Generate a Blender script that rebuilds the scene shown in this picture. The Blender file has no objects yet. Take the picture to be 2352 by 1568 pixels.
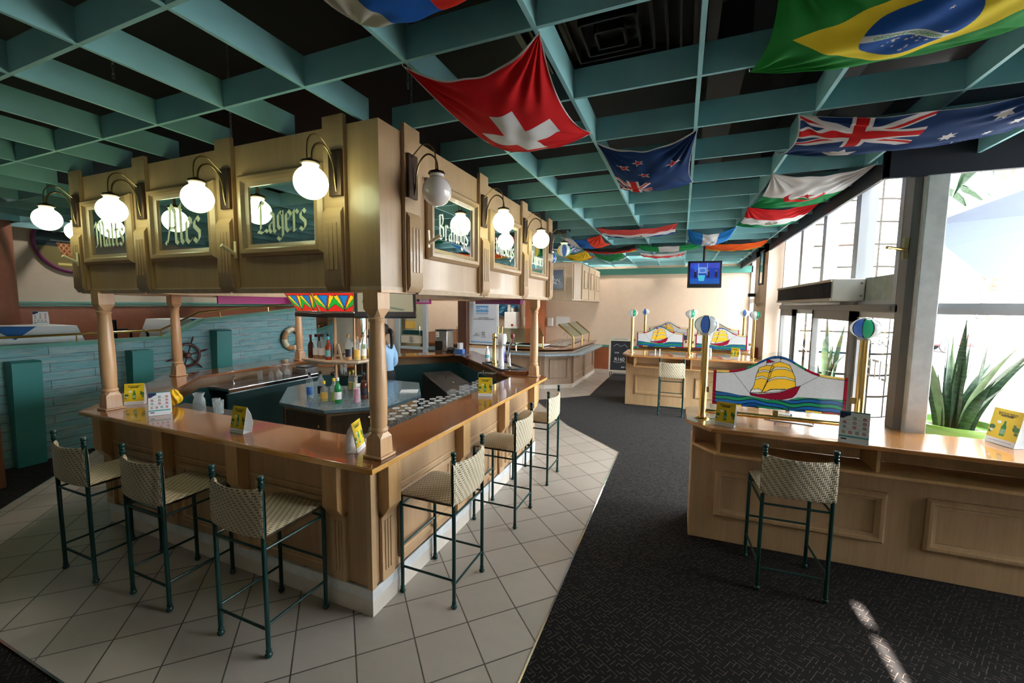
import bpy, bmesh, math, random
import numpy as np
from mathutils import Vector, Matrix, Euler
random.seed(7)
R = math.radians
SC = bpy.context.scene
COL = SC.collection

# ---------------------------------------------------------------- camera
FPX = 948.66
def camera():
    yaw, pit, rol = -0.387489, 0.089715, -0.008948
    cy, sy, cp, sp, cr, sr = math.cos(yaw), math.sin(yaw), math.cos(pit), math.sin(pit), math.cos(rol), math.sin(rol)
    fwd = Vector((sy*cp, cy*cp, -sp)); right = Vector((cy, -sy, 0)); down = fwd.cross(right)
    r2 = right*cr + down*sr; d2 = -right*sr + down*cr
    cd = bpy.data.cameras.new('camera'); cd.sensor_width = 36; cd.lens = FPX/2352*36; cd.clip_start = .05; cd.clip_end = 300
    c = bpy.data.objects.new('camera', cd); COL.objects.link(c)
    m = Matrix.Identity(4)
    for i in range(3):
        m[i][0] = r2[i]; m[i][1] = -d2[i]; m[i][2] = -fwd[i]
    m[0][3], m[1][3], m[2][3] = 0, 0, 2.1
    c.matrix_world = m
    SC.camera = c
camera()
# ---------------------------------------------------------------- light
SC.view_settings.view_transform = 'Standard'; SC.view_settings.look = 'None'
SC.view_settings.gamma = 1; SC.view_settings.use_curve_mapping = False
SC.view_settings.exposure = 1.8
W = bpy.data.worlds.new('world'); SC.world = W; W.use_nodes = True
bg = W.node_tree.nodes['Background']
bg.inputs[0].default_value = (0.86, 0.93, 1.0, 1); bg.inputs[1].default_value = 7.0
sd = bpy.data.lights.new('sun', 'SUN'); sd.energy = 42.0; sd.angle = R(.5); sd.color = (1, .95, .88)
so = bpy.data.objects.new('sun', sd); COL.objects.link(so)
SUN_ELEV = 26.3
so.rotation_euler = Vector((0, math.cos(R(SUN_ELEV)), -math.sin(R(SUN_ELEV)))).to_track_quat('-Z', 'Y').to_euler()
so.location = (1.25, -8, 6)

# ---------------------------------------------------------------- materials
MATS = {}
def nodes(name):
    m = bpy.data.materials.new(name); m.use_nodes = True
    nt = m.node_tree; b = nt.nodes['Principled BSDF']
    MATS[name] = m
    return m, nt, b
def N(nt, t, **k):
    n = nt.nodes.new(t)
    for a, v in k.items(): setattr(n, a, v)
    return n
def mth(nt, op, a, b=None, c=None):
    n = N(nt, 'ShaderNodeMath', operation=op)
    for i, v in enumerate((a, b, c)):
        if v is None: continue
        if isinstance(v, (int, float)): n.inputs[i].default_value = v
        else: nt.links.new(v, n.inputs[i])
    return n.outputs[0]
def mixc(nt, f, a, b):
    n = N(nt, 'ShaderNodeMix', data_type='RGBA')
    for s, v in ((n.inputs[0], f), (n.inputs[6], a), (n.inputs[7], b)):
        if isinstance(v, (int, float)): s.default_value = v
        elif isinstance(v, tuple): s.default_value = (*v, 1) if len(v) == 3 else v
        else: nt.links.new(v, s)
    return n.outputs[2]
def coords(nt, scale=(1, 1, 1), rot=(0, 0, 0), loc=(0, 0, 0), kind='Object'):
    tc = N(nt, 'ShaderNodeTexCoord'); mp = N(nt, 'ShaderNodeMapping')
    mp.inputs['Scale'].default_value = scale; mp.inputs['Rotation'].default_value = rot; mp.inputs['Location'].default_value = loc
    nt.links.new(tc.outputs[kind], mp.inputs[0]); return mp.outputs[0]
def noise(nt, vec, scale=5, detail=3, rough=.5):
    n = N(nt, 'ShaderNodeTexNoise'); n.inputs['Scale'].default_value = scale; n.inputs['Detail'].default_value = detail
    n.inputs['Roughness'].default_value = rough
    nt.links.new(vec, n.inputs['Vector']); return n.outputs[0]
def ramp(nt, f, stops):
    n = N(nt, 'ShaderNodeValToRGB'); e = n.color_ramp.elements
    while len(e) < len(stops): e.new(.5)
    for i, (p, c) in enumerate(stops): e[i].position = p; e[i].color = (*c, 1)
    nt.links.new(f, n.inputs[0]); return n.outputs[0]
def bump(nt, b, h, strength=.3, dist=.01):
    n = N(nt, 'ShaderNodeBump'); n.inputs['Strength'].default_value = strength; n.inputs['Distance'].default_value = dist
    nt.links.new(h, n.inputs['Height']); nt.links.new(n.outputs[0], b.inputs['Normal'])
def M(name, col, rough=.5, metal=0., coat=0., trans=0., ior=1.45, emis=None, es=0., var=0., vs=6., spec=.5, alpha=1.):
    m, nt, b = nodes(name)
    b.inputs['Base Color'].default_value = (*col, 1); b.inputs['Roughness'].default_value = rough
    b.inputs['Metallic'].default_value = metal; b.inputs['Coat Weight'].default_value = coat
    b.inputs['Transmission Weight'].default_value = trans; b.inputs['IOR'].default_value = ior
    b.inputs['Specular IOR Level'].default_value = spec
    if emis: b.inputs['Emission Color'].default_value = (*emis, 1); b.inputs['Emission Strength'].default_value = es
    if var:
        f = noise(nt, coords(nt), vs, 4, .6)
        lo = tuple(c*(1-var) for c in col); hi = tuple(min(1, c*(1+var)) for c in col)
        nt.links.new(ramp(nt, f, [(.3, lo), (.7, hi)]), b.inputs['Base Color'])
    return m
def wood(name, c1, c2, axis=2, rough=.45, coat=0., fine=60, plank=0., stretch=.05):
    m, nt, b = nodes(name)
    s = [1., 1., 1.]; s[axis] = stretch
    v = coords(nt, tuple(s))
    f1 = noise(nt, v, 9, 5, .65); f2 = noise(nt, v, fine, 3, .6)
    w1 = .4 if plank else .65; f = mth(nt, 'ADD', mth(nt, 'MULTIPLY', f1, w1), mth(nt, 'MULTIPLY', f2, 1-w1))
    c = ramp(nt, f, [(.33, c1), (.66, c2)])
    if plank:
        br = N(nt, 'ShaderNodeTexBrick'); br.offset = .37
        rot = (0, 0, 0) if axis == 0 else (0, 0, R(90))
        nt.links.new(coords(nt, (1, 1, 1), rot), br.inputs['Vector'])
        br.inputs['Scale'].default_value = 1; br.inputs['Brick Width'].default_value = 1.3; br.inputs['Row Height'].default_value = plank
        br.inputs['Mortar Size'].default_value = .0; br.inputs['Color1'].default_value = (.80, .77, .73, 1); br.inputs['Color2'].default_value = (1.1, 1.06, 1.03, 1)
        mm = N(nt, 'ShaderNodeMix', data_type='RGBA', blend_type='MULTIPLY'); mm.inputs[0].default_value = .8
        nt.links.new(c, mm.inputs[6]); nt.links.new(br.outputs[0], mm.inputs[7]); c = mm.outputs[2]
    nt.links.new(c, b.inputs['Base Color'])
    b.inputs['Roughness'].default_value = rough; b.inputs['Coat Weight'].default_value = coat; b.inputs['Coat Roughness'].default_value = .06
    return m
wood('oak_v', (.35, .215, .115), (.43, .28, .155), 2, .38, .15)
wood('oak_x', (.36, .225, .12), (.43, .28, .155), 0, .38, .15)
wood('oak_pale', (.47, .34, .22), (.62, .48, .34), 2)
wood('oak_warm', (.46, .25, .09), (.60, .36, .16), 2, .4)
wood('column_oak', (.52, .28, .13), (.66, .40, .21), 2, .35, .2)
wood('panel_oak', (.36, .21, .10), (.47, .29, .155), 2, .42, .15)
wood('panel_oak2', (.44, .265, .125), (.56, .36, .19), 2, .42, .15)
wood('varnish_x', (.21, .068, .015), (.30, .105, .027), 0, .22, .9, 40, .11)
wood('varnish_y', (.21, .068, .015), (.30, .105, .027), 1, .22, .9, 40, .11)
wood('varnish_edge', (.55, .26, .06), (.72, .38, .10), 0, .25, .8)
wood('island_top', (.33, .12, .03), (.56, .27, .09), 0, .22, .9, 40, .10)
wood('dark_wood', (.06, .022, .012), (.13, .05, .028), 2, .4, .3)
wood('brown_panel', (.16, .06, .025), (.24, .10, .045), 2, .5)
M('teal_slat', (.23, .49, .53), .6, var=.08, vs=3)
M('teal_trim', (.10, .32, .26), .5)
M('teal_post', (.04, .25, .24), .4)
M('black_void', (.004, .004, .005), .8, var=.3, vs=5)
M('black_vent', (.011, .010, .010), .45)
M('navy_fascia', (.02, .022, .035), .6)
M('cream', (.72, .56, .43), .8, var=.03)
M('cream_left', (.55, .47, .37), .8, var=.04)
M('terracotta', (.42, .13, .05), .6, var=.08)
M('terracotta_dull', (.30, .11, .06), .55, var=.1, vs=9)
M('white_paint', (.78, .78, .76), .5)
M('dirty_white', (.66, .66, .66), .5, var=.12, vs=9)
M('frame_grey', (.50, .51, .53), .4, .3)
M('frame_dark', (.20, .19, .18), .5)
M('dark_green', (.006, .042, .038), .3, .1)
M('brass', (.80, .56, .20), .18, 1.)
M('old_brass', (.42, .30, .13), .28, 1.)
M('bronze', (.10, .06, .045), .35, .8)
M('chrome', (.85, .85, .86), .12, 1.)
M('steel', (.60, .60, .60), .25, 1., var=.12, vs=12)
M('dark_steel', (.07, .064, .062), .35, .8)
M('mirror', (.88, .90, .88), .015, 1.)
M('black_plastic', (.012, .012, .013), .3)
M('black_soft', (.015, .015, .018), .7)
M('card_white', (.85, .85, .85), .5)
M('lettering', (.85, .95, .72), .6)
M('laminate', (.11, .17, .20), .25, 0, .3, var=.18, vs=30)
M('laminate_light', (.25, .33, .38), .3, 0, .3, var=.2, vs=18)
M('globe_lit', (.9, .95, .8), .25, emis=(.88, 1., .56), es=3.0)
M('globe_off', (.75, .68, .66), .15, 0, .5)
M('magenta', (.62, .06, .34), .4)
M('cloth_white', (.70, .74, .76), .8)
M('cloth_blue', (.02, .12, .35), .8)
M('stone_pot', (.12, .24, .03), .35, 0, .3)
M('soil', (.05, .035, .025), .9)
M('yellow_bag', (.85, .50, .02), .25, 0, .5)
M('skin', (.42, .24, .15), .5)
M('shirt', (.33, .55, .78), .7)
M('hair', (.02, .014, .012), .5)
M('red_paint', (.30, .02, .025), .3)
M('car_red', (.10, .006, .008), .3)
M('concrete', (.26, .25, .235), .8, var=.06)
M('shade_blue', (.085, .105, .16), .7)
M('tile_skirt', (.66, .58, .50), .4, var=.05)
M('plastic_ivory', (.80, .70, .50), .4)
M('chain', (.25, .25, .26), .4, .8)
M('rope_life', (.45, .24, .11), .6, var=.2)
M('wheel_wood', (.10, .025, .02), .28, 0, .6)
M('green_glassy', (.02, .16, .05), .1, trans=.6)
def glass(name, tint, rough=0., ior=1.45):
    m, nt, b = nodes(name)
    b.inputs['Base Color'].default_value = (*tint, 1); b.inputs['Roughness'].default_value = rough
    b.inputs['Transmission Weight'].default_value = 1; b.inputs['IOR'].default_value = ior
glass('glass_clear', (.96, .98, .98), 0, 1.35)
for nm, c in (('liq_amber', (.75, .30, .05)), ('liq_yellow', (.92, .62, .08)), ('liq_red', (.45, .06, .03)), ('liq_brown', (.10, .03, .015)),
              ('liq_green', (.03, .35, .12)), ('liq_pink', (.85, .35, .50)), ('liq_blue', (.55, .70, .85)), ('liq_lime', (.65, .80, .10))):
    M(nm, c, .06, trans=.45)
def pane(name, tint, refl):
    m, nt, b = nodes(name); nt.nodes.remove(b)
    tr = N(nt, 'ShaderNodeBsdfTransparent'); tr.inputs[0].default_value = (*tint, 1)
    gl = N(nt, 'ShaderNodeBsdfGlossy'); gl.inputs['Roughness'].default_value = .02
    lw = N(nt, 'ShaderNodeLayerWeight'); lw.inputs[0].default_value = .5
    sch = mth(nt, 'ADD', mth(nt, 'MULTIPLY', mth(nt, 'POWER', lw.outputs['Facing'], 5), .9), .04)
    mx = N(nt, 'ShaderNodeMixShader'); nt.links.new(mth(nt, 'MULTIPLY', sch, refl*.6), mx.inputs[0])
    nt.links.new(tr.outputs[0], mx.inputs[1]); nt.links.new(gl.outputs[0], mx.inputs[2])
    nt.links.new(mx.outputs[0], nt.nodes['Material Output'].inputs[0])
pane('pane', (.97, .985, .98), 1.)
pane('pane_green', (.80, .90, .86), 1.)
def glassy(name, tint):
    m, nt, b = nodes(name)
    tr = N(nt, 'ShaderNodeBsdfTransparent'); tr.inputs[0].default_value = (*tint, 1)
    b.inputs['Base Color'].default_value = (.75, .78, .8, 1); b.inputs['Roughness'].default_value = .06; b.inputs['Specular IOR Level'].default_value = 1.
    lw = N(nt, 'ShaderNodeLayerWeight'); lw.inputs[0].default_value = .5
    f = mth(nt, 'ADD', mth(nt, 'MULTIPLY', mth(nt, 'POWER', lw.outputs['Facing'], 3.), .75), .13)
    mx = N(nt, 'ShaderNodeMixShader'); nt.links.new(f, mx.inputs[0]); nt.links.new(tr.outputs[0], mx.inputs[1]); nt.links.new(b.outputs[0], mx.inputs[2])
    nt.links.new(mx.outputs[0], nt.nodes['Material Output'].inputs[0])
glassy('glassware', (.93, .96, .95))
def floor_tile():
    m, nt, b = nodes('floor_tile')
    s = .3465
    # tile lattice turned 45 degrees, one lattice point at (-1.47, 2.02)
    v = coords(nt, (1/s, 1/s, 1), (0, 0, R(45)), (.122, -.122, 0), 'Object')
    br = N(nt, 'ShaderNodeTexBrick'); br.offset = 0; nt.links.new(v, br.inputs['Vector'])
    br.inputs['Scale'].default_value = 1; br.inputs['Brick Width'].default_value = 1; br.inputs['Row Height'].default_value = 1
    br.inputs['Mortar Size'].default_value = .013; br.inputs['Mortar Smooth'].default_value = .1
    br.inputs['Color1'].default_value = (.43, .375, .32, 1); br.inputs['Color2'].default_value = (.50, .44, .38, 1); br.inputs['Mortar'].default_value = (.035, .03, .028, 1)
    f = noise(nt, coords(nt, (1, 3, 1), (0, 0, R(45))), 3.5, 4, .6)
    c = mixc(nt, mth(nt, 'MULTIPLY', f, .35), br.outputs[0], (.30, .23, .17))
    nt.links.new(c, b.inputs['Base Color']); b.inputs['Roughness'].default_value = .38
    bump(nt, b, mth(nt, 'SUBTRACT', 1, br.outputs[1]), .5, .002)
floor_tile()
def carpet():
    m, nt, b = nodes('carpet')
    v = coords(nt, (40, 40, 1), (0, 0, R(32)))
    v2 = N(nt, 'ShaderNodeVectorMath', operation='ADD'); nt.links.new(v, v2.inputs[0])
    nz = N(nt, 'ShaderNodeTexNoise'); nz.inputs['Scale'].default_value = 1.3; nt.links.new(v, nz.inputs['Vector'])
    sc = N(nt, 'ShaderNodeVectorMath', operation='SCALE'); nt.links.new(nz.outputs[1], sc.inputs[0]); sc.inputs[3].default_value = .35
    nt.links.new(sc.outputs[0], v2.inputs[1])
    sx = N(nt, 'ShaderNodeSeparateXYZ'); nt.links.new(v2.outputs[0], sx.inputs[0])
    fl = N(nt, 'ShaderNodeVectorMath', operation='FLOOR'); nt.links.new(v2.outputs[0], fl.inputs[0])
    fl0 = N(nt, 'ShaderNodeVectorMath', operation='MULTIPLY'); nt.links.new(fl.outputs[0], fl0.inputs[0]); fl0.inputs[1].default_value = (1, 1, 0)
    wn = N(nt, 'ShaderNodeTexWhiteNoise'); nt.links.new(fl0.outputs[0], wn.inputs[0])
    fx = mth(nt, 'FRACT', sx.outputs[0]); fy = mth(nt, 'FRACT', sx.outputs[1])
    h = mth(nt, 'MULTIPLY', mth(nt, 'LESS_THAN', fy, .17), mth(nt, 'LESS_THAN', wn.outputs[0], .34))
    w = mth(nt, 'MULTIPLY', mth(nt, 'LESS_THAN', fx, .17), mth(nt, 'GREATER_THAN', wn.outputs[0], .68))
    k = mth(nt, 'MAXIMUM', h, w)
    big = noise(nt, coords(nt), 1.1, 3)
    fine = noise(nt, coords(nt), 260, 2)
    base = mixc(nt, fine, (.004, .003, .0028), (.011, .0085, .008))
    c = mixc(nt, mth(nt, 'MULTIPLY', k, mth(nt, 'ADD', mth(nt, 'MULTIPLY', fine, .5), .15)), base, (.16, .115, .09))
    nt.links.new(c, b.inputs['Base Color']); b.inputs['Roughness'].default_value = .85
    b.inputs['Sheen Weight'].default_value = .07; b.inputs['Specular IOR Level'].default_value = .08; b.inputs['Sheen Roughness'].default_value = .4
    bump(nt, b, fine, .4, .003)
carpet()
def weave():
    m, nt, b = nodes('weave')
    v = coords(nt, (95, 62, 1), kind='UV')
    sx = N(nt, 'ShaderNodeSeparateXYZ'); nt.links.new(v, sx.inputs[0])
    i = mth(nt, 'FLOOR', sx.outputs[0]); j = mth(nt, 'FLOOR', sx.outputs[1])
    fx = mth(nt, 'FRACT', sx.outputs[0]); fy = mth(nt, 'FRACT', sx.outputs[1])
    md = mth(nt, 'FLOORED_MODULO', mth(nt, 'ADD', i, j), 4)
    over = mth(nt, 'LESS_THAN', md, 1.5)
    hx = mth(nt, 'SINE', mth(nt, 'MULTIPLY', fx, math.pi)); hy = mth(nt, 'SINE', mth(nt, 'MULTIPLY', fy, math.pi))
    h = mth(nt, 'ADD', mth(nt, 'MULTIPLY', over, hx), mth(nt, 'MULTIPLY', mth(nt, 'SUBTRACT', 1, over), mth(nt, 'MULTIPLY', hy, .75)))
    hole = mth(nt, 'MULTIPLY', mth(nt, 'LESS_THAN', mth(nt, 'ABSOLUTE', mth(nt, 'SUBTRACT', md, 2.6)), .7), mth(nt, 'LESS_THAN', fy, .55))
    dark = mth(nt, 'MULTIPLY', hole, .75)
    c = mixc(nt, dark, ramp(nt, h, [(0, (.42, .33, .20)), (.5, (.70, .59, .41)), (1, (.76, .66, .47))]), (.20, .13, .07))
    nt.links.new(c, b.inputs['Base Color']); b.inputs['Roughness'].default_value = .5
    bump(nt, b, mth(nt, 'SUBTRACT', h, hole), .8, .004)
weave()
def planks():
    m, nt, b = nodes('teal_planks')
    v = coords(nt, (1, 1, 1), (R(90), 0, R(90)))
    tc = N(nt, 'ShaderNodeTexCoord'); s = N(nt, 'ShaderNodeSeparateXYZ'); nt.links.new(tc.outputs['Object'], s.inputs[0])
    cb = N(nt, 'ShaderNodeCombineXYZ'); nt.links.new(s.outputs[1], cb.inputs[0]); nt.links.new(s.outputs[2], cb.inputs[1])
    br = N(nt, 'ShaderNodeTexBrick'); br.offset = .43; nt.links.new(cb.outputs[0], br.inputs['Vector'])
    br.inputs['Scale'].default_value = 1; br.inputs['Brick Width'].default_value = 1.05; br.inputs['Row Height'].default_value = .115
    br.inputs['Mortar Size'].default_value = .0035
    br.inputs['Color1'].default_value = (.11, .32, .36, 1); br.inputs['Color2'].default_value = (.19, .44, .48, 1); br.inputs['Mortar'].default_value = (.02, .05, .05, 1)
    f = noise(nt, coords(nt, (1, 1, 9)), 2.2, 6, .75)
    c = mixc(nt, ramp(nt, f, [(.46, (0, 0, 0)), (.62, (.6, .6, .6))]), br.outputs[0], (.40, .43, .42))
    f2 = noise(nt, coords(nt, (1, 1.2, 9), loc=(3, 1, 2)), 2.8, 6, .75)
    c = mixc(nt, ramp(nt, f2, [(.54, (0, 0, 0)), (.66, (.7, .7, .7))]), c, (.17, .12, .11))
    nt.links.new(c, b.inputs['Base Color']); b.inputs['Roughness'].default_value = .55
planks()
def tiles_out():
    m, nt, b = nodes('outdoor_tile')
    v = coords(nt, (1, 1, 1), kind='UV')
    br = N(nt, 'ShaderNodeTexBrick'); br.offset = 0; nt.links.new(v, br.inputs['Vector'])
    br.inputs['Scale'].default_value = 1; br.inputs['Brick Width'].default_value = .36; br.inputs['Row Height'].default_value = .42
    br.inputs['Mortar Size'].default_value = .02
    br.inputs['Color1'].default_value = (.55, .55, .55, 1); br.inputs['Color2'].default_value = (.62, .62, .61, 1); br.inputs['Mortar'].default_value = (.010, .009, .008, 1)
    nt.links.new(br.outputs[0], b.inputs['Base Color']); b.inputs['Roughness'].default_value = .9; b.inputs['Specular IOR Level'].default_value = .0
tiles_out()
def leafy():
    m, nt, b = nodes('snake_leaf')
    f = noise(nt, coords(nt, (3, 3, 9)), 5, 5, .7)
    nt.links.new(ramp(nt, f, [(.42, (.006, .025, .010)), (.62, (.045, .10, .04))]), b.inputs['Base Color'])
    b.inputs['Roughness'].default_value = .35
    b2 = M('snake_leaf_pale', (.14, .21, .10), .4, var=.3, vs=12)
leafy()
def painted(name, rough=.7, translucent=0., transp=0., emis=0., spec=.3, coat=0.):
    m, nt, b = nodes(name)
    at = N(nt, 'ShaderNodeAttribute', attribute_name='Col')
    nt.links.new(at.outputs[0], b.inputs['Base Color']); b.inputs['Roughness'].default_value = rough
    b.inputs['Specular IOR Level'].default_value = spec; b.inputs['Coat Weight'].default_value = coat
    if emis:
        nt.links.new(at.outputs[0], b.inputs['Emission Color']); b.inputs['Emission Strength'].default_value = emis
    if translucent:
        t = N(nt, 'ShaderNodeBsdfTranslucent'); nt.links.new(at.outputs[0], t.inputs[0])
        mx = N(nt, 'ShaderNodeMixShader'); mx.inputs[0].default_value = translucent
        nt.links.new(b.outputs[0], mx.inputs[1]); nt.links.new(t.outputs[0], mx.inputs[2])
        nt.links.new(mx.outputs[0], nt.nodes['Material Output'].inputs[0])
M('plum', (.16, .03, .11), .35)
M('mint', (.42, .46, .40), .6, var=.15, vs=14)
M('casing', (.46, .44, .38), .5, var=.08)
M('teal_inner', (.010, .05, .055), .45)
M('plum_bright', (.30, .03, .20), .4)
M('globe_neck', (.8, .85, .6), .4, emis=(.75, .9, .45), es=.35)
wood('dark_door', (.05, .032, .018), (.10, .065, .035), 2, .45)
M('steel_d', (.10, .09, .085), .3, .9)
M('blue_light', (.1, .1, .8), .4, emis=(.15, .15, 1), es=.5)
M('red_handle', (.20, .04, .05), .3)
pane('acrylic', (.90, .92, .92), 1.2)
M('flag_green', (.03, .3, .1), .8)
wood('panel_pale', (.30, .20, .13), (.42, .29, .20), 2, .5)
M('sheet', (.62, .65, .72), .25)
M('hblue', (.12, .32, .62), .5)
M('black_board', (.03, .035, .045), .8, var=.3, vs=8)
M('cream_frame', (.68, .64, .52), .5)
M('trunk', (.14, .105, .085), .9, var=.25, vs=8)
M('signteal', (.03, .38, .42), .5)
painted('flag_cloth', .85, .35, spec=.1)
painted('print', .45)
painted('print_gloss', .25, coat=.3)
painted('screen', .4, emis=.24, spec=.2)
_n = MATS['screen'].node_tree; _b = _n.nodes['Principled BSDF']; _n.links.remove(_b.inputs['Base Color'].links[0]); _b.inputs['Base Color'].default_value = (.01, .01, .01, 1)
M('mirror_reflection', (.07, .09, .14), .2)  # dark blue reflection of the buffet mirror, put into the colour
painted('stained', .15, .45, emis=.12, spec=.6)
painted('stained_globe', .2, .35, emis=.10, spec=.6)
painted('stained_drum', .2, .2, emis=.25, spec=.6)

# ---------------------------------------------------------------- mesh helpers
class MB:
    def __init__(s): s.v = []; s.f = []; s.m = []; s.uv = None; s.T = None; s.mi = 0
    def add(s, vs, fs, uvs=None):
        o = len(s.v)
        if s.T is not None: vs = [tuple(s.T @ Vector(p)) for p in vs]
        s.v += [tuple(p) for p in vs]
        s.f += [tuple(i+o for i in f) for f in fs]; s.m += [s.mi]*len(fs)
        if uvs is not None:
            s.uv = s.uv or {}
            for i, q in enumerate(uvs): s.uv[o+i] = q
        return s
    def box(s, x0, y0, z0, x1, y1, z1):
        return s.add([(x0,y0,z0),(x1,y0,z0),(x1,y1,z0),(x0,y1,z0),(x0,y0,z1),(x1,y0,z1),(x1,y1,z1),(x0,y1,z1)],
                     [(0,3,2,1),(4,5,6,7),(0,1,5,4),(1,2,6,5),(2,3,7,6),(3,0,4,7)])
    def cbox(s, c, d, rz=0, T=None):
        old = s.T; t = Matrix.Translation(c) @ Matrix.Rotation(rz, 4, 'Z')
        if T is not None: t = Matrix.Translation(c) @ T
        s.T = t if old is None else old @ t
        s.box(-d[0]/2, -d[1]/2, -d[2]/2, d[0]/2, d[1]/2, d[2]/2); s.T = old; return s
    def prism(s, poly, z0, z1, top=None):
        n = len(poly); top = top or poly
        return s.add([(p[0], p[1], z0) for p in poly] + [(p[0], p[1], z1) for p in top],
                     [tuple(range(n-1, -1, -1)), tuple(range(n, 2*n))] + [(i, (i+1) % n, n+(i+1) % n, n+i) for i in range(n)])
    def slab(s, poly, a, b, axis):
        """polygon in the plane normal to axis, extruded from a to b; poly holds the other two coordinates in order"""
        def P(p, t): q = [p[0], p[1]]; q.insert(axis, t); return tuple(q)
        n = len(poly)
        return s.add([P(p, a) for p in poly] + [P(p, b) for p in poly],
                     [tuple(range(n-1, -1, -1)), tuple(range(n, 2*n))] + [(i, (i+1) % n, n+(i+1) % n, n+i) for i in range(n)])
    def ring(s, out, inn, z0, z1):
        n = len(out)
        vs = [(p[0],p[1],z) for z in (z0, z1) for L in (out, inn) for p in L]; fs = []
        for i in range(n):
            j = (i+1) % n
            fs += [(i, n+i, n+j, j), (2*n+i, 2*n+j, 3*n+j, 3*n+i), (i, j, 2*n+j, 2*n+i), (n+i, 3*n+i, 3*n+j, n+j)]
        return s.add(vs, fs)
    def lathe(s, prof, c=(0,0,0), seg=24, a0=0., a1=2*math.pi, T=None):
        full = abs(a1-a0-2*math.pi) < 1e-6; k = seg if full else seg+1
        vs = []; fs = []
        for r, z in prof:
            for i in range(k):
                a = a0+(a1-a0)*i/seg; vs.append((c[0]+r*math.cos(a), c[1]+r*math.sin(a), c[2]+z))
        for j in range(len(prof)-1):
            for i in range(seg):
                i2 = (i+1) % k
                fs.append((j*k+i, j*k+i2, (j+1)*k+i2, (j+1)*k+i))
        if full:
            if prof[0][0] > 1e-5: fs.append(tuple(range(k-1, -1, -1)))
            if prof[-1][0] > 1e-5: fs.append(tuple((len(prof)-1)*k+i for i in range(k)))
        if T is not None: vs = [tuple(T @ Vector(p)) for p in vs]
        return s.add(vs, fs)
    def tube(s, path, r, seg=10, closed=False, caps=True):
        P = [Vector(p) for p in path]; n = len(P); vs = []; fs = []; up = None
        rr = r if isinstance(r, (list, tuple)) else [r]*n
        for i in range(n):
            a = P[(i-1) % n] if (closed or i > 0) else P[i]; b = P[(i+1) % n] if (closed or i < n-1) else P[i]
            t = (b-a).normalized()
            if up is None:
                up = Vector((0,0,1)) if abs(t.z) < .9 else Vector((1,0,0))
            x = t.cross(up).normalized(); y = x.cross(t).normalized(); up = y
            for k in range(seg):
                q = 2*math.pi*k/seg; vs.append(tuple(P[i] + x*math.cos(q)*rr[i] + y*math.sin(q)*rr[i]))
        for i in range(n if closed else n-1):
            j = (i+1) % n
            for k in range(seg): fs.append((i*seg+k, i*seg+(k+1) % seg, j*seg+(k+1) % seg, j*seg+k))
        if not closed and caps: fs += [tuple(range(seg-1, -1, -1)), tuple((n-1)*seg+k for k in range(seg))]
        return s.add(vs, fs)
    def sphere(s, c, r, seg=24, rings=14, sq=1.):
        return s.lathe([(max(r*math.sin(math.pi*i/rings), 0 if 0 < i < rings else 1e-6), -r*sq*math.cos(math.pi*i/rings)) for i in range(rings+1)], c, seg)
    def surf(s, fn, nu, nv, thick=0, uvfn=None):
        vs = []; uv = []
        for j in range(nv+1):
            for i in range(nu+1):
                u, v = i/nu, j/nv; vs.append(tuple(fn(u, v))); uv.append(uvfn(u, v) if uvfn else (u, v))
        k = nu+1
        fs = [(j*k+i, j*k+i+1, (j+1)*k+i+1, (j+1)*k+i) for j in range(nv) for i in range(nu)]
        return s.add(vs, fs, uv)
    def build(s, name, mat, parent=None, bevel=0, segs=2, sharp=35, flat=False, world=False, weld=False, recalc=True):
        me = bpy.data.meshes.new(name); me.from_pydata(s.v, [], s.f)
        mats = mat if isinstance(mat, (list, tuple)) else [mat]
        for q in mats: me.materials.append(MATS[q])
        if len(mats) > 1:
            me.polygons.foreach_set('material_index', s.m)
        if s.uv:
            ul = me.uv_layers.new(name='UVMap')
            li = np.empty(len(me.loops), dtype=np.int32); me.loops.foreach_get('vertex_index', li)
            arr = np.array([s.uv.get(int(i), (0., 0.)) for i in li], dtype=np.float32).ravel(); ul.data.foreach_set('uv', arr)
        if recalc or weld:
            bm = bmesh.new(); bm.from_mesh(me)
            if weld: bmesh.ops.remove_doubles(bm, verts=bm.verts, dist=1e-5)
            bmesh.ops.recalc_face_normals(bm, faces=bm.faces); bm.to_mesh(me); bm.free()
        if not flat:
            me.polygons.foreach_set('use_smooth', [True]*len(me.polygons)); me.set_sharp_from_angle(angle=R(sharp))
        me.update()
        o = bpy.data.objects.new(name, me); COL.objects.link(o)
        if bevel:
            md = o.modifiers.new('bevel', 'BEVEL'); md.width = bevel; md.segments = segs; md.limit_method = 'ANGLE'; md.angle_limit = R(40)
        if parent is not None:
            o.parent = parent
            if world: o.location = -Vector(parent['_w'])
        return o
def smooth(pts, n=6):
    P = [Vector(p) for p in pts]; out = []
    for i in range(len(P)-1):
        p0, p1, p2, p3 = P[max(i-1, 0)], P[i], P[i+1], P[min(i+2, len(P)-1)]
        for k in range(n):
            t = k/n; out.append(tuple(.5*((2*p1)+(-p0+p2)*t+(2*p0-5*p1+4*p2-p3)*t*t+(-p0+3*p1-3*p2+p3)*t**3)))
    return out+[tuple(P[-1])]
def tag(o, label, cat, group=None, kind=None):
    o['label'] = label; o['category'] = cat
    if group: o['group'] = group
    if kind: o['kind'] = kind
    return o
def thing(name, label, cat, loc=(0,0,0), rz=0., group=None):
    o = bpy.data.objects.new(name, None); COL.objects.link(o); o.empty_display_size = .1
    o.location = loc; o.rotation_euler = (0, 0, rz); o['_w'] = tuple(float(x) for x in loc)
    return tag(o, label, cat, group)
def struct(name, mb, mat, **k):
    o = mb.build(name, mat, **k); o['kind'] = 'structure'; return o
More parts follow.
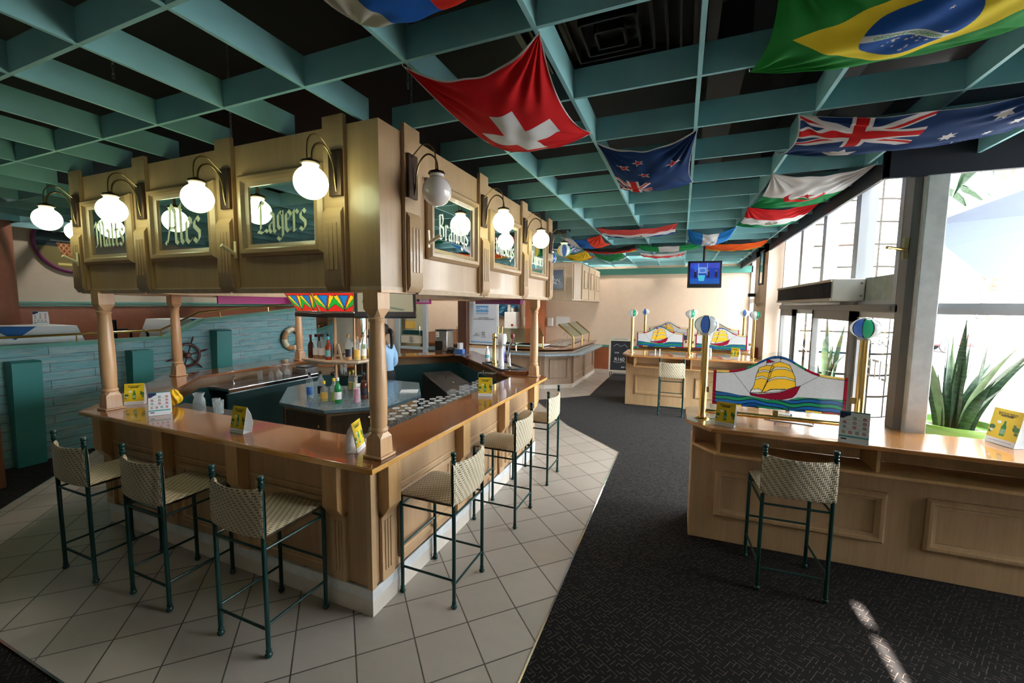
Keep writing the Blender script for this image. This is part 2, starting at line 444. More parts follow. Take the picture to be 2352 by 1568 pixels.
def dup(root, loc, rz=None, label=None, group=None, scale=None):
    c = root.copy(); COL.objects.link(c); c.location = loc
    if rz is not None: c.rotation_euler = (c.rotation_euler[0], c.rotation_euler[1], rz)
    if label: c['label'] = label
    if group: c['group'] = group
    if scale: c.scale = scale
    def kids(a, b):
        for ch in list(a.children):
            d = ch.copy(); COL.objects.link(d); d.parent = b; kids(ch, d)
    kids(root, c)
    return c
def grid_paint(name, nu, nv, pos, col, mat, parent=None, solid=0., smooth=True):
    """pos(U,V)->(n,3); col(U,V)->(n,3) linear colour; vertex colours on a fine grid"""
    u = np.linspace(0, 1, nu+1); v = np.linspace(0, 1, nv+1); V_, U_ = np.meshgrid(v, u, indexing='ij')
    U_ = U_.ravel(); V_ = V_.ravel(); P = pos(U_, V_).astype(np.float32); C = col(U_, V_).astype(np.float32)
    k = nu+1; j, i = np.meshgrid(np.arange(nv), np.arange(nu), indexing='ij'); a = (j*k+i).ravel()
    F = np.stack([a, a+1, a+k+1, a+k], 1).astype(np.int32)
    me = bpy.data.meshes.new(name); me.vertices.add(len(P)); me.vertices.foreach_set('co', P.ravel())
    me.loops.add(F.size); me.loops.foreach_set('vertex_index', F.ravel())
    me.polygons.add(len(F)); me.polygons.foreach_set('loop_start', np.arange(0, F.size, 4, dtype=np.int32))
    me.update(calc_edges=True)
    ca = me.color_attributes.new('Col', 'FLOAT_COLOR', 'POINT')
    ca.data.foreach_set('color', np.concatenate([C, np.ones((len(C), 1), np.float32)], 1).ravel())
    me.materials.append(MATS[mat])
    if smooth: me.polygons.foreach_set('use_smooth', [True]*len(me.polygons))
    o = bpy.data.objects.new(name, me); COL.objects.link(o)
    if parent is not None: o.parent = parent
    if solid:
        md = o.modifiers.new('solid', 'SOLIDIFY'); md.thickness = solid; md.offset = 0
    return o
def text(name, s, size, mat, parent, T, ext=.0008, align='CENTER', spacing=1., weight=0.):
    cu = bpy.data.curves.new(name, 'FONT'); cu.body = s; cu.size = size; cu.extrude = ext; cu.align_x = align; cu.align_y = 'CENTER'
    cu.space_character = spacing; cu.offset = weight; cu.resolution_u = 3
    tmp = bpy.data.objects.new('tmp', cu); COL.objects.link(tmp)
    dg = bpy.context.evaluated_depsgraph_get(); me = bpy.data.meshes.new_from_object(tmp.evaluated_get(dg)); me.name = name
    bpy.data.objects.remove(tmp); bpy.data.curves.remove(cu)
    me.transform(T); me.materials.clear(); me.materials.append(MATS[mat])
    o = bpy.data.objects.new(name, me); COL.objects.link(o)
    if parent is not None: o.parent = parent
    return o
def face_m(origin, right, up):
    r = Vector(right).normalized(); u = Vector(up).normalized(); n = r.cross(u)
    m = Matrix.Identity(4)
    for i in range(3): m[i][0] = r[i]; m[i][1] = u[i]; m[i][2] = n[i]; m[i][3] = origin[i]
    return m
def srgb(h):
    c = [int(h[i:i+2], 16)/255 for i in (0, 2, 4)]
    return tuple(x/12.92 if x <= .04045 else ((x+.055)/1.055)**2.4 for x in c)
def inpoly(X, Y, poly):
    ins = np.zeros(X.shape, bool); n = len(poly)
    for i in range(n):
        x0, y0 = poly[i]; x1, y1 = poly[(i+1) % n]
        if y0 == y1: continue
        c = ((y0 > Y) != (y1 > Y)) & (X < (x1-x0)*(Y-y0)/(y1-y0)+x0); ins ^= c
    return ins
def dpoly(X, Y, pts, closed=False):
    d = np.full(X.shape, 9.); n = len(pts)
    for i in range(n if closed else n-1):
        x0, y0 = pts[i]; x1, y1 = pts[(i+1) % n]; dx, dy = x1-x0, y1-y0
        t = np.clip(((X-x0)*dx+(Y-y0)*dy)/(dx*dx+dy*dy+1e-12), 0, 1)
        d = np.minimum(d, np.hypot(X-x0-t*dx, Y-y0-t*dy))
    return d
def star(cx, cy, r, n=5, inner=.4, rot=90.):
    return [(cx+(r if k % 2 == 0 else r*inner)*math.cos(R(rot+k*180/n)), cy+(r if k % 2 == 0 else r*inner)*math.sin(R(rot+k*180/n))) for k in range(2*n)]

M('arm_metal', (.22, .15, .07), .3, .9)
M('fill_disc', (.9, .9, .85), .4, emis=(1, .9, .75), es=2.)  # glowing lens of the added fill lights
# ---------------------------------------------------------------- unseen fill lights added to brighten the rear, terrace and bar
def fill_light(x, y, z, power, label, col=(1, .92, .82), grp='added fill lights'):
    t = thing('fill_light', label, 'fill_light', (x, y, z), 0, grp)
    MB().lathe([(1e-6, .09), (.068, .088), (.068, 0), (.085, 0), (.085, .1), (1e-6, .1)], seg=20).build('housing', 'black_vent', t)
    MB().lathe([(.066, .02), (1e-6, .021)], seg=20).build('lens', 'fill_disc', t)
    ld = bpy.data.lights.new('fill_light_lamp', 'AREA'); ld.shape = 'DISK'; ld.size = .13; ld.energy = power; ld.color = col
    lo = bpy.data.objects.new('lamp', ld); COL.objects.link(lo); lo.parent = t; lo.location = (0, 0, .008)

# ---------------------------------------------------------------- floor
struct('floor', MB().prism([(-12, -3), (4.7, -3), (4.7, 4.3), (1.8, 4.3), (1.8, 13.1), (-12, 13.1)], -.06, -.004), 'carpet')
TP = [(-5.5, 1.01), (-1.15, 1.01), (-.75, 1.45), (-.75, 5.92), (-1.75, 6.9), (-2.9, 8.5), (-1.9, 9.45), (-1.88, 12.1), (-1.88, 13), (-12, 13), (-12, 7.4)]
struct('floor', MB().prism(TP, -.02, 0), 'floor_tile')
edge = MB()
for a, b in ((0, 1), (1, 2), (2, 3), (3, 4), (4, 5), (5, 6), (6, 7), (10, 0)):
    p, q = Vector((*TP[a], 0)), Vector((*TP[b], 0)); d = (q-p); L = d.length
    edge.cbox((p+q)/2+Vector((0, 0, -.002)), (L, .012, .012), math.atan2(d.y, d.x))
struct('trim_1', edge, 'chrome')

# ---------------------------------------------------------------- ceiling
ZS = 3.25; PX = .6535; PY = .6465; X0 = .035; Y0 = 1.735
struct('ceiling', MB().prism([(-12, -3), (4.7, -3), (4.7, 4.4), (1.95, 4.4), (1.95, 13.2), (-12, 13.2)], 3.95, 4.2), 'black_void')
g = thing('ceiling_grid', 'teal open slatted grid ceiling hanging below the black roof void', 'ceiling grid', (0, 0, ZS))
HX0, HX1, HY0, HY1 = -6.3, -1.87, 2.22, 7.2
def hole(x): return HX0 < x < HX1
for k in range(-16, 8):
    x = X0+k*PX; y1 = 13. if x < 1.45 else 4.28
    if x < -10.5: continue
    for a, b in (((-2.9, HY0), (HY1, y1)) if hole(x) else ((-2.9, y1),)):
        MB().box(x-.0105, a, ZS, x+.0105, b, ZS+.155).build('beam', 'teal_slat', g, flat=True, world=True)
for k in range(-7, 18):
    y = Y0+k*PY; x1 = 1.45 if y > 4.2 else 4.6
    if y > 13: continue
    e0, e1 = HX0, HX1-random.uniform(-.02, .05)
    if HY0 < y < HY1:
        if y > 4.2: e1 = min(-1.6, -1.87+.1*random.random())
        segs = ((-10, e0), (e1, x1))
    else: segs = ((-10, x1),)
    for a, b in segs: MB().box(a, y-.0095, ZS+.001, b, y+.0095, ZS+.154).build('slat', 'teal_slat', g, flat=True, world=True)
# fascia boards at the windows
struct('trim_2', MB().box(1.45, 4.25, 3.12, 5, 4.29, 3.6), 'navy_fascia')
struct('trim_3', MB().box(1.45, 4.25, 3.13, 1.48, 13, 3.6), 'navy_fascia')
struct('trim_4', MB().box(-10, 12.93, 3.02, 1.75, 13, 3.2), 'teal_trim')
struct('trim_5', MB().box(1.70, 4.45, 3.5, 1.80, 13, 3.95).box(1.8, 4.29, 3.5, 4.7, 4.34, 3.95), 'navy_fascia')
# roof vent and pipes in the void
v = thing('ceiling_vent', 'black square air diffuser in the roof void above the slats', 'air vent', (-.42, 2.42, 3.62))
mb = MB()
for i in range(7):
    a = .50-.07*i; z = -.012*i
    for q in ((-a, -a, a, -a+.012), (-a, a-.012, a, a), (-a, -a, -a+.012, a), (a-.012, -a, a, a)):
        mb.box(q[0], q[1], z, q[2], q[3], z+.05)
mb.build('louvre', 'black_vent', v, flat=True)
MB().box(-.55, -.55, .04, .55, .55, .33).build('duct_box', 'black_vent', v, flat=True)
for i, (x, y, l) in enumerate(((.9, 3.4, 'black duct strip running across the void above the flags'), (.2, 5.4, 'black duct strip above the slats near the window'))):
    tag(MB().box(x-.1, y-2.5, 3.62, x+.12, y+2.4, 3.9).build('roof_duct', 'black_vent', flat=True), l, 'duct')

# ---------------------------------------------------------------- walls
LW = -10.
struct('wall_left', MB().box(LW-.1, -3, 2.02, LW, 13, 3.95), 'cream_left')
struct('wall_left', MB().box(LW-.1, -3, 0, LW+.004, 13, 2.02), 'terracotta_dull')
mb = MB().box(LW, -3, 2.0, LW+.03, 13, 2.03).box(LW, -3, 2.045, LW+.045, 13, 2.075); struct('trim_6', mb, 'teal_trim')
struct('wall_back', MB().box(-12, 13, 0, 1.9, 13.1, 3.95), 'cream')
struct('wall_back', MB().box(-2.6, 12.985, .1, 1.45, 13.0, .8), 'terracotta')
struct('trim_7', MB().box(-2.6, 12.96, .80, 1.45, 13.0, .87), 'teal_trim')
struct('baseboard_back', MB().box(-12, 12.97, 0, 1.45, 13.0, .1), 'tile_skirt')
struct('wall_front', MB().box(-12, -2.9, 0, 1.22, -2.8, 4.05).box(1.275, -2.9, 0, 5, -2.8, 4.05).box(1.2, -2.9, 0, 1.3, -2.8, 1.35).box(1.2, -2.9, 2.985, 1.3, -2.8, 3.01).box(1.2, -2.9, 3.15, 1.3, -2.8, 4.05), 'cream_left')
# right hand room corner: low wall with windows above, behind the camera's right shoulder
struct('wall_right', MB().box(4.6, -2.8, 0, 4.7, 4.25, .85).box(4.6, -2.8, 3.3, 4.7, 4.25, 4.05).box(4.6, -2.8, .85, 4.7, 2.9, 3.3), 'cream')
# raised terrace behind the teal boarded wall
XW = -7.7
struct('floor', MB().box(LW, -2.8, .0, XW-.14, 9.0, .95), 'dark_wood')
prof = [(-2.8, 1.49), (4.07, 1.49), (4.62, 1.75), (7.7, 2.03), (9.0, 2.05)]
low = [(-2.8, 0)]+prof+[(9.0, 0)]
struct('wall_left', MB().slab(low, XW-.12, XW, 0), 'teal_planks')
cap = MB()
for (a, b) in zip(prof[:-1], prof[1:]):
    cap.add([(x, p[0], p[1]+z) for p in (a, b) for x in (XW-.17, XW+.06) for z in (0, .045)], [(0,1,3,2),(4,6,7,5),(0,4,5,1),(2,3,7,6),(1,5,7,3),(0,2,6,4)])
struct('trim_8', cap, 'teal_trim')
for y, zt in ((2.3, 1.34), (3.5, 1.36), (4.72, 1.6)):
    mb = MB().slab([(XW, 0), (XW+.11, 0), (XW+.2, zt-.02), (XW+.17, zt), (XW, zt)], y, y+.26, 1)
    mb.build('x', 'teal_post')
    o = bpy.data.objects['x']; o.name = 'trim_11'; o['kind'] = 'structure'
# brass rail on the cap
rail = thing('brass_handrail', 'polished brass handrail running along the teal terrace wall', 'handrail', (XW-.05, 2, 1.5))
zr = .115
pth = [(XW-.05, y, z+zr) for y, z in ((-2.8, 1.51), (4.0, 1.52), (4.6, 1.80), (7.0, 2.0), (7.06, 2.12))]
MB().tube(pth, .016, 10).build('rail', 'brass', rail, world=True)
for y, z in ((-.5, 1.5), (1.7, 1.5), (3.0, 1.5), (4.0, 1.51), (4.95, 1.8), (5.9, 1.88), (6.7, 1.95)):
    MB().tube([(XW-.05, y, z), (XW-.05, y, z+zr)], .009, 8).lathe([(.03, 0), (.03, .012), (.01, .02)], (XW-.05, y, z+.02), 12).build('rail_post', 'brass', rail, world=True)
# ship wheel and lifebuoy
def ship_wheel():
    t = thing('ship_wheel', 'dark red wooden ship steering wheel on the teal wall', 'ship wheel', (XW+.05, 4.32, 1.2))
    TX = Matrix.Rotation(R(90), 4, 'Y')
    ring = MB(); ring.tube([(0, .185*math.cos(a), .185*math.sin(a)) for a in np.linspace(0, 2*math.pi, 40, endpoint=False)], .021, 10, True); ring.build('rim', 'wheel_wood', t)
    MB().lathe([(.045, -.02), (.05, 0), (.05, .02), (.03, .035)], (0,0,0), 20, T=TX).build('hub', 'wheel_wood', t)
    for k in range(6):
        a = R(12+60*k); c, s_ = math.cos(a), math.sin(a)
        MB().tube([(0, c*r, s_*r) for r in (.03, .1, .17, .22, .26, .30, .325)], [.009, .012, .010, .010, .015, .012, .006], 8).build('spoke', 'wheel_wood', t)
ship_wheel()
t = thing('lifebuoy', 'brown and tan lifebuoy ring hanging on the teal wall behind a column', 'lifebuoy', (XW+.06, 6.35, 1.33))
for k in range(8):
    a0, a1 = R(k*45), R(k*45+45)
    MB().tube([(0, .2*math.cos(a), .2*math.sin(a)) for a in np.linspace(a0, a1, 8)], .055, 12).build('band', 'rope_life' if k % 2 else 'plastic_ivory', t)
# brown round column on the terrace
tag(MB().lathe([(.43, .95), (.43, 3.95)], (-9.55, 2.62, 0), 40).build('round_column', 'terracotta_dull'), 'thick reddish brown round column at the far left on the terrace', 'column')
# round wall mirror advert
t = thing('round_mirror', 'round bar mirror with a purple rim and a cup picture on the cream wall', 'mirror', (LW+.03, 3.9, 3.1))
MB().tube([(0, .47*math.cos(a), .5*math.sin(a)) for a in np.linspace(0, 2*math.pi, 48, endpoint=False)], .03, 8, True).build('rim', 'plum', t)
def cupcol(U, V):
    X, Y = U*2-1, V*2-1; c = np.tile([.03, .035, .04], (len(U), 1))
    c[Y < -.15] = (.20, .17, .07); c[inpoly(X, Y, [(-.42, 0), (.42, 0), (.28, -.45), (.1, -.62), (-.1, -.62), (-.28, -.45)])] = (.28, .07, .03)
    m = inpoly(X, Y, [(-.42, 0), (.42, 0), (.28, -.45), (-.28, -.45)]) & ((np.abs((X*7+Y*5) % 1-.5) < .1) | (np.abs((X*7-Y*5) % 1-.5) < .1)); c[m] = (.55, .38, .16)
    c[(np.abs(Y-.04) < .02) & (np.abs(X) < .55)] = (.5, .5, .5); c[(np.abs(Y+.75) < .03) & (np.abs(X) < .4)] = (.7, .6, .2)
    return c
grid_paint('picture', 80, 80, lambda U, V: np.stack([np.full(len(U), .0), (U*2-1)*.47*np.sqrt(np.maximum(0, 1-((V*2-1)*.999)**2)), (V*2-1)*.5], 1), lambda U, V: cupcol((((U*2-1)*np.sqrt(np.maximum(0, 1-(V*2-1)**2)))+1)/2, V), 'print_gloss', t)
# terrace tables and chair
def cloth_table(loc, w, d, label, z):
    t = thing('dining_table', label, 'table', loc, 0, 'cloth covered tables on the terrace')
    zb = loc[2]
    for sx in (-1, 1):
        for sy in (-1, 1): MB().box(sx*w*.4-.02, sy*d*.4-.02, 0, sx*w*.4+.02, sy*d*.4+.02, z-.03).build('leg', 'dark_wood', t)
    MB().box(-w/2, -d/2, z-.03, w/2, d/2, z).build('table_top', 'dark_wood', t)
    c = MB(); w2, d2, e = w/2+.01, d/2+.01, .1
    c.add([(-w2, -d2, z+.006), (w2, -d2, z+.006), (w2, d2, z+.006), (-w2, d2, z+.006)] + [(-w2-e, -d2-e, z-.4), (w2+e, -d2-e, z-.4), (w2+e, d2+e, z-.4), (-w2-e, d2+e, z-.4)],
          [(0,1,2,3), (0,4,5,1), (1,5,6,2), (2,6,7,3), (3,7,4,0)])
    c.build('x', 'cloth_white', None, sharp=60); o = bpy.data.objects['x']; o.name = 'tablecloth'; o.location = loc
    o2 = o.modifiers.new('s', 'SOLIDIFY'); o2.thickness = .004
    tag(o, label.replace('table', 'cloth with a blue corner').replace('draped', 'laid'), 'tablecloth', 'white tablecloths on the terrace')
    MB().add([(w2*.9, -d2*.3, z+.009), (w2+.005, -d2*.3, z+.009), (w2+.005, d2*.35, z+.009), (w2*.2, 0, z+.009)], [(0,1,2,3)]).add([(w2+.004, -d2*.3, z+.009), (w2+.004, d2*.35, z+.009), (w2+.06, 0, z-.16)], [(0,1,2)]).build('napkin_corner', 'cloth_blue', o)
    return t
cloth_table((-8.6, 2.55, .95), .8, 1.25, 'white draped table by the brown column behind the handrail', .78)
cloth_table((-8.75, 4.9, .95), .8, .75, 'white draped table further along the raised terrace', .82)
t = thing('terrace_chair', 'black chair with curved back and arms behind the brass rail', 'chair', (-8.75, 4.0, .95))
MB().surf(lambda u, v: (-.22+.44*u, -.2+.06*math.sin(math.pi*u)*-1, .42+.42*v), 10, 6).surf(lambda u, v: (-.22+.44*u, -.23+.06*math.sin(math.pi*u)*-1, .42+.42*v), 10, 6).build('backrest', 'black_soft', t)
MB().box(-.22, -.2, .40, .22, .22, .45).build('seat', 'black_soft', t, bevel=.02)
for sx in (-1, 1):
    MB().tube([(sx*.25, -.2, .65), (sx*.25, .15, .65), (sx*.25, .2, .6), (sx*.25, .2, 0)], .02, 8).build('arm', 'black_plastic', t)
    MB().tube([(sx*.2, -.2, .4), (sx*.2, -.22, 0)], .015, 8).build('leg', 'black_plastic', t)

# ---------------------------------------------------------------- windows on the right
XG = 1.75; XF = 1.69
def rpost(mb, x, y, z0, z1, w=.07, d=.14): mb.box(x-d/2, y-w/2, z0, x+d/2, y+w/2, z1)
n = 1
for (y0, y1) in ((4.5, 5.5), (5.5, 6.6), (6.6, 7.7), (7.7, 8.88)):
    f = MB(); rpost(f, XG, y0+.035, 2.13, 3.5); rpost(f, XG, y1-.035, 2.13, 3.5)
    f.box(XG-.03, y0, 3.36, XG+.03, y1, 3.5).box(XG-.03, y0, 2.13, XG+.03, y1, 2.17)
    o = struct('window_%d' % n, f, 'frame_grey', flat=True)
    MB().box(XG-.004, y0+.06, 2.17, XG+.004, y1-.06, 3.38).build('pane', 'pane', o)
    MB().box(XG-.015, y0+.06, 2.17, XG+.02, y1-.06, 2.40).build('kick_panel', 'mint', o)
    n += 1
struct('trim_9', MB().box(XG-.09, 4.4, 2.06, XG+.05, 8.9, 2.13).box(XG-.11, 4.5, 2.075, XG-.09, 4.62, 2.115), 'frame_dark', bevel=.004)
# doors below
for i, (y0, y1, d) in enumerate(((4.5, 5.42, .0), (5.42, 6.85, -.05), (6.85, 7.95, .0), (7.95, 8.88, -.04))):
    f = MB(); x = XG+d; w = .07 if i in (1, 3) else .05
    f.box(x-.03, y0, .0, x+.03, y0+w, 2.06).box(x-.03, y1-w, .0, x+.03, y1, 2.06).box(x-.03, y0, 1.95 if i in (1, 3) else 2.0, x+.03, y1, 2.06).box(x-.03, y0, 0, x+.03, y1, .12)
    o = struct('door_%d' % (i+1), f, 'frame_dark' if i in (1, 3) else 'frame_grey', flat=True)
    MB().box(x-.004, y0+w, .12, x+.004, y1-w, 2.0).build('pane', 'pane', o)
    if i == 0:
        for body, z, sz in (('CASTLE', 1.78, .13), ('LITE', 1.5, .26)): text('window_lettering', body, sz, 'card_white', o, face_m((x+.006, (y0+y1)/2, z), (0, 1, 0), (0, 0, 1)), .0006)
    if i == 1: MB().tube([(x-.03, y0+.035, .95), (x-.07, y0+.035, .97), (x-.07, y0+.035, 1.2), (x-.03, y0+.035, 1.22)], .01, 8).build('handle', 'chrome', o)
# corner post
p = struct('trim_10', MB().box(1.715, 4.24, 0, 1.85, 4.36, 3.12), 'dirty_white', bevel=.008)
MB().box(1.66, 4.30, 0, 1.715, 4.44, 3.2).box(1.70, 4.36, 0, 1.80, 4.50, 3.2).build('dark_frame', 'frame_dark', p, flat=True)
h = MB().box(1.60, 4.30, 2.49, 1.635, 4.335, 2.66).tube([(1.62, 4.31, 2.56), (1.53, 4.27, 2.575), (1.47, 4.24, 2.58)], [.014, .012, .014], 8).build('casement_handle', 'old_brass')
h.location.x = .03
tag(h, 'brass casement handle on the dark frame of the corner window post', 'window handle')
# south facing window with transom
f = MB().box(1.85, 4.27, 2.05, 4.6, 4.33, 2.14).box(1.85, 4.27, 2.09, 4.6, 4.25, 2.10).box(1.85, 4.27, 1.0, 4.6, 4.33, 1.05).box(4.0, 4.27, 1.0, 4.06, 4.33, 3.15)
o = struct('window_5', f, 'frame_grey', flat=True)
MB().box(1.85, 4.295, 1.05, 4.6, 4.301, 3.2).build('pane', 'pane', o)
struct('wall_right', MB().box(1.85, 4.26, 0, 4.6, 4.34, 1.0), 'cream')
f = MB()
for y in (2.9, 4.18): f.box(4.6, y, .85, 4.68, y+.07, 3.3)
o = struct('window_6', f, 'frame_grey', flat=True); MB().box(4.64, 2.9, .85, 4.645, 4.25, 3.3).build('pane', 'pane', o)
# cream pillar and far window
struct('wall_right', MB().box(1.45, 8.95, 0, 1.95, 10.35, 3.6), 'cream')
struct('wall_right', MB().box(1.75, 10.35, 3.3, 1.85, 13, 3.95), 'cream')
f = MB()
for y in (10.35, 11.35, 12.2, 12.93): f.box(XG-.03, y, 0, XG+.03, y+.07, 3.4)
f.box(XG-.04, 10.35, 2.2, XG+.04, 13, 2.3)
o = struct('window_7', f, 'frame_grey', flat=True); MB().box(XG-.003, 10.35, 0, XG+.003, 13, 3.4).build('pane', 'pane', o)
t = thing('framed_mirror', 'tall narrow mirror in a pale frame on the pillar side', 'mirror', (1.44, 9.5, 2.86))
MB().box(-.02, -.2, -.33, 0, .2, -.30).box(-.02, -.2, .3, 0, .2, .33).box(-.02, -.2, -.3, 0, -.17, .3).box(-.02, .17, -.3, 0, .2, .3).build('frame', 'shade_blue', t)
MB().box(-.012, -.17, -.3, 0, .17, .3).build('glass', 'mirror', t)
t = thing('security_camera', 'small black security camera bracketed on the pillar', 'camera', (1.43, 9.9, 2.32))
MB().box(-.04, -.04, -.03, .0, .04, .03).build('bracket', 'plastic_ivory', t); MB().box(-.16, -.1, -.02, -.03, .03, .05).build('body', 'black_plastic', t, bevel=.01)
MB().tube([(0, 0, -.02), (-.01, .03, -.12), (0, -.1, -.2), (0, -.3, -.16), (0, -.8, -.15)], .006, 6).build('cable', 'frame_dark', t)
# wall air conditioner
t = thing('air_conditioner', 'long beige wall heater unit with black grille above the sliding doors', 'air conditioner', (1.6, 6.6, 2.28))
MB().box(-.15, -1.3, -.115, .13, 1.35, .115).build('casing', 'casing', t, bevel=.008)
MB().box(-.155, -1.27, -.085, -.148, 1.3, .085).build('grille_back', 'black_plastic', t)
mb = MB()
for i in range(64): mb.box(-.162, -1.26+i*.04, -.085, -.155, -1.252+i*.04, .085)
mb.build('grille', 'black_vent', t)
MB().box(-.165, -1.3, .085, -.15, 1.32, .112).box(-.165, -1.3, -.112, -.15, 1.32, -.085).build('grille_frame', 'cream_left', t)
MB().box(-.12, -1.0, -.15, .02, 1.1, -.118).build('drip_tray', 'dirty_white', t, bevel=.01)
for z in (-.06, .07): MB().lathe([(.012, 0), (.01, .006), (.002, .008)], (0,0,0), 12, T=Matrix.Translation((.1, -1.3, z)) @ Matrix.Rotation(R(90), 4, 'X')).build('screw', 'frame_dark', t)

# ---------------------------------------------------------------- island bar
OUT = [(-1.69, 1.92), (-1.69, 5.42), (-4.1, 7.83), (-6.42, 5.51), (-6.42, 3.32), (-5.02, 1.92)]
INN = [(-2.14, 2.37), (-2.14, 5.23), (-4.1, 7.19), (-5.97, 5.32), (-5.97, 3.51), (-4.83, 2.37)]
def inset(poly, d):
    n = len(poly); r = []
    for i in range(n):
        p0, p1, p2 = Vector(poly[i-1]), Vector(poly[i]), Vector(poly[(i+1) % n])
        a = (p1-p0).normalized(); b = (p2-p1).normalized()
        na = Vector((-a.y, a.x)); nb = Vector((-b.y, b.x)); k = d/(1+na.dot(nb)); r.append(tuple(p1+(na+nb)*k))
    return r
ZC = 1.10; CT = .035
ct = thing('bar_countertop', 'glossy orange brown wooden countertop running round the whole island bar', 'countertop', (-1.9, 2.1, ZC))
nn = len(OUT)
for i in range(nn):
    j = (i+1) % nn; ax = abs(OUT[i][0]-OUT[j][0]) < abs(OUT[i][1]-OUT[j][1])
    q = [OUT[i], OUT[j], INN[j], INN[i]]
    o = MB().prism(q, ZC-CT, ZC).build('top_section', 'varnish_y' if ax else 'varnish_x', ct, bevel=.004, world=True)
lip = MB()
lip.ring(inset(OUT, -.006), inset(OUT, .0), ZC-CT, ZC-.003)
lip.build('edge_lipping', 'varnish_edge', ct, bevel=.002, world=True)
BO = inset(OUT, .145); BI = inset(OUT, .17)
base = thing('bar_counter', 'oak panelled front of the island bar standing on the tiles', 'bar', (-1.85, 2.07, 0))
MB().ring(BO, BI, .20, ZC-CT).build('panel_wall', 'panel_oak', base, world=True)
MB().ring(inset(BO, -.008), inset(BI, 0), 0, .115).build('tile_skirting', 'tile_skirt', base, world=True)
MB().ring(inset(BO, -.011), inset(BO, .0), .115, .19).build('kick_strip', 'dirty_white', base, world=True)
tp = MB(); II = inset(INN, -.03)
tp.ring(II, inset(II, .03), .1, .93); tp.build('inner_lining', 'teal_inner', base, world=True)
def seg_frame(a, b):
    d = Vector((b[0]-a[0], b[1]-a[1], 0)); L = d.length; d.normalize()
    n_ = Vector((d.y, -d.x, 0))     # outward for counter-clockwise outlines walked backwards
    m = Matrix.Identity(4)
    for i in range(3): m[i][0] = d[i]; m[i][1] = n_[i]; m[i][2] = (0, 0, 1)[i]; m[i][3] = (a[0], a[1], 0)[i]
    return m, L
def moulding(mb, x0, z0, x1, z1, w=.05, d=.022):
    """picture frame moulding with a stepped section, outward along +y"""
    prof = [(0, 0), (0, d*.5), (w*.25, d), (w*.55, d), (w*.7, d*.55), (w, d*.35), (w, 0)]
    rect = [((x0, z0), (1, 1)), ((x1, z0), (-1, 1)), ((x1, z1), (-1, -1)), ((x0, z1), (1, -1))]
    vs = []; n = len(prof)
    for (cx, cz), (sx, sz) in rect: vs += [(cx+sx*p, q, cz+sz*p) for p, q in prof]
    fs = [(k*n+i, k*n+i+1, ((k+1) % 4)*n+i+1, ((k+1) % 4)*n+i) for k in range(4) for i in range(n-1)]
    mb.add(vs, fs)
def pilaster(T, x, parent, W_=.13, z0=.2):
    """bracketed pilaster of the bar front"""
    a = MB(); a.T = T
    a.slab([(0, .66), (.03, .66), (.088, .74), (.088, ZC-CT), (0, ZC-CT)], x-W_/2, x+W_/2, 0)
    a.build('bracket', 'oak_warm', parent, bevel=.003, world=True)
    b = MB(); b.T = T
    b.box(x-W_/2, 0, z0, x+W_/2, .026, .70)
    for k in (-1, 0, 1): b.box(x+k*.028-.009, .026, .27, x+k*.028+.009, .033, .63)
    b.build('pilaster', 'panel_oak2', parent, bevel=.003, world=True)
def face_panels(A, B, xs, parent, mat='panel_oak2'):
    T, L = seg_frame(A, B)
    for x in xs: pilaster(T, x, parent)
    for p, q in zip(xs[:-1], xs[1:]):
        m = MB(); m.T = T; moulding(m, p+.14, .26, q-.14, .76, .05)
        m.build('panel_moulding', mat, parent, world=True)
        m = MB(); m.T = T; m.box(p+.07, 0, .80, q-.07, .008, .815); m.build('rail_strip', mat, parent, world=True)
order = BO[::-1]
# walk: front face from right to left etc.
T, L = seg_frame(BO[0], BO[1])
if (T @ Vector((0, 1, 0)) - T @ Vector((0, 0, 0))).x < 0: pass
face_panels(BO[0], BO[1], [.14, 1.16, 2.10, 3.08], base)
T2, L2 = seg_frame(BO[5], BO[0]); face_panels(BO[5], BO[0], [.06, .98, 1.90, 2.86], base)
for i in (1, 2, 3, 4):
    Tn, Ln = seg_frame(BO[i], BO[i+1]); face_panels(BO[i], BO[i+1], [.12, Ln/2, Ln-.12], base)
cb = MB()
cb.prism([(BO[0][0]-.03, BO[0][1]-.012), (BO[0][0]+.012, BO[0][1]-.012), (BO[0][0]+.012, BO[0][1]+.03), (BO[0][0]-.0, BO[0][1]+.0)], .19, ZC-CT)
cb.build('corner_post', 'panel_oak2', base, world=True)
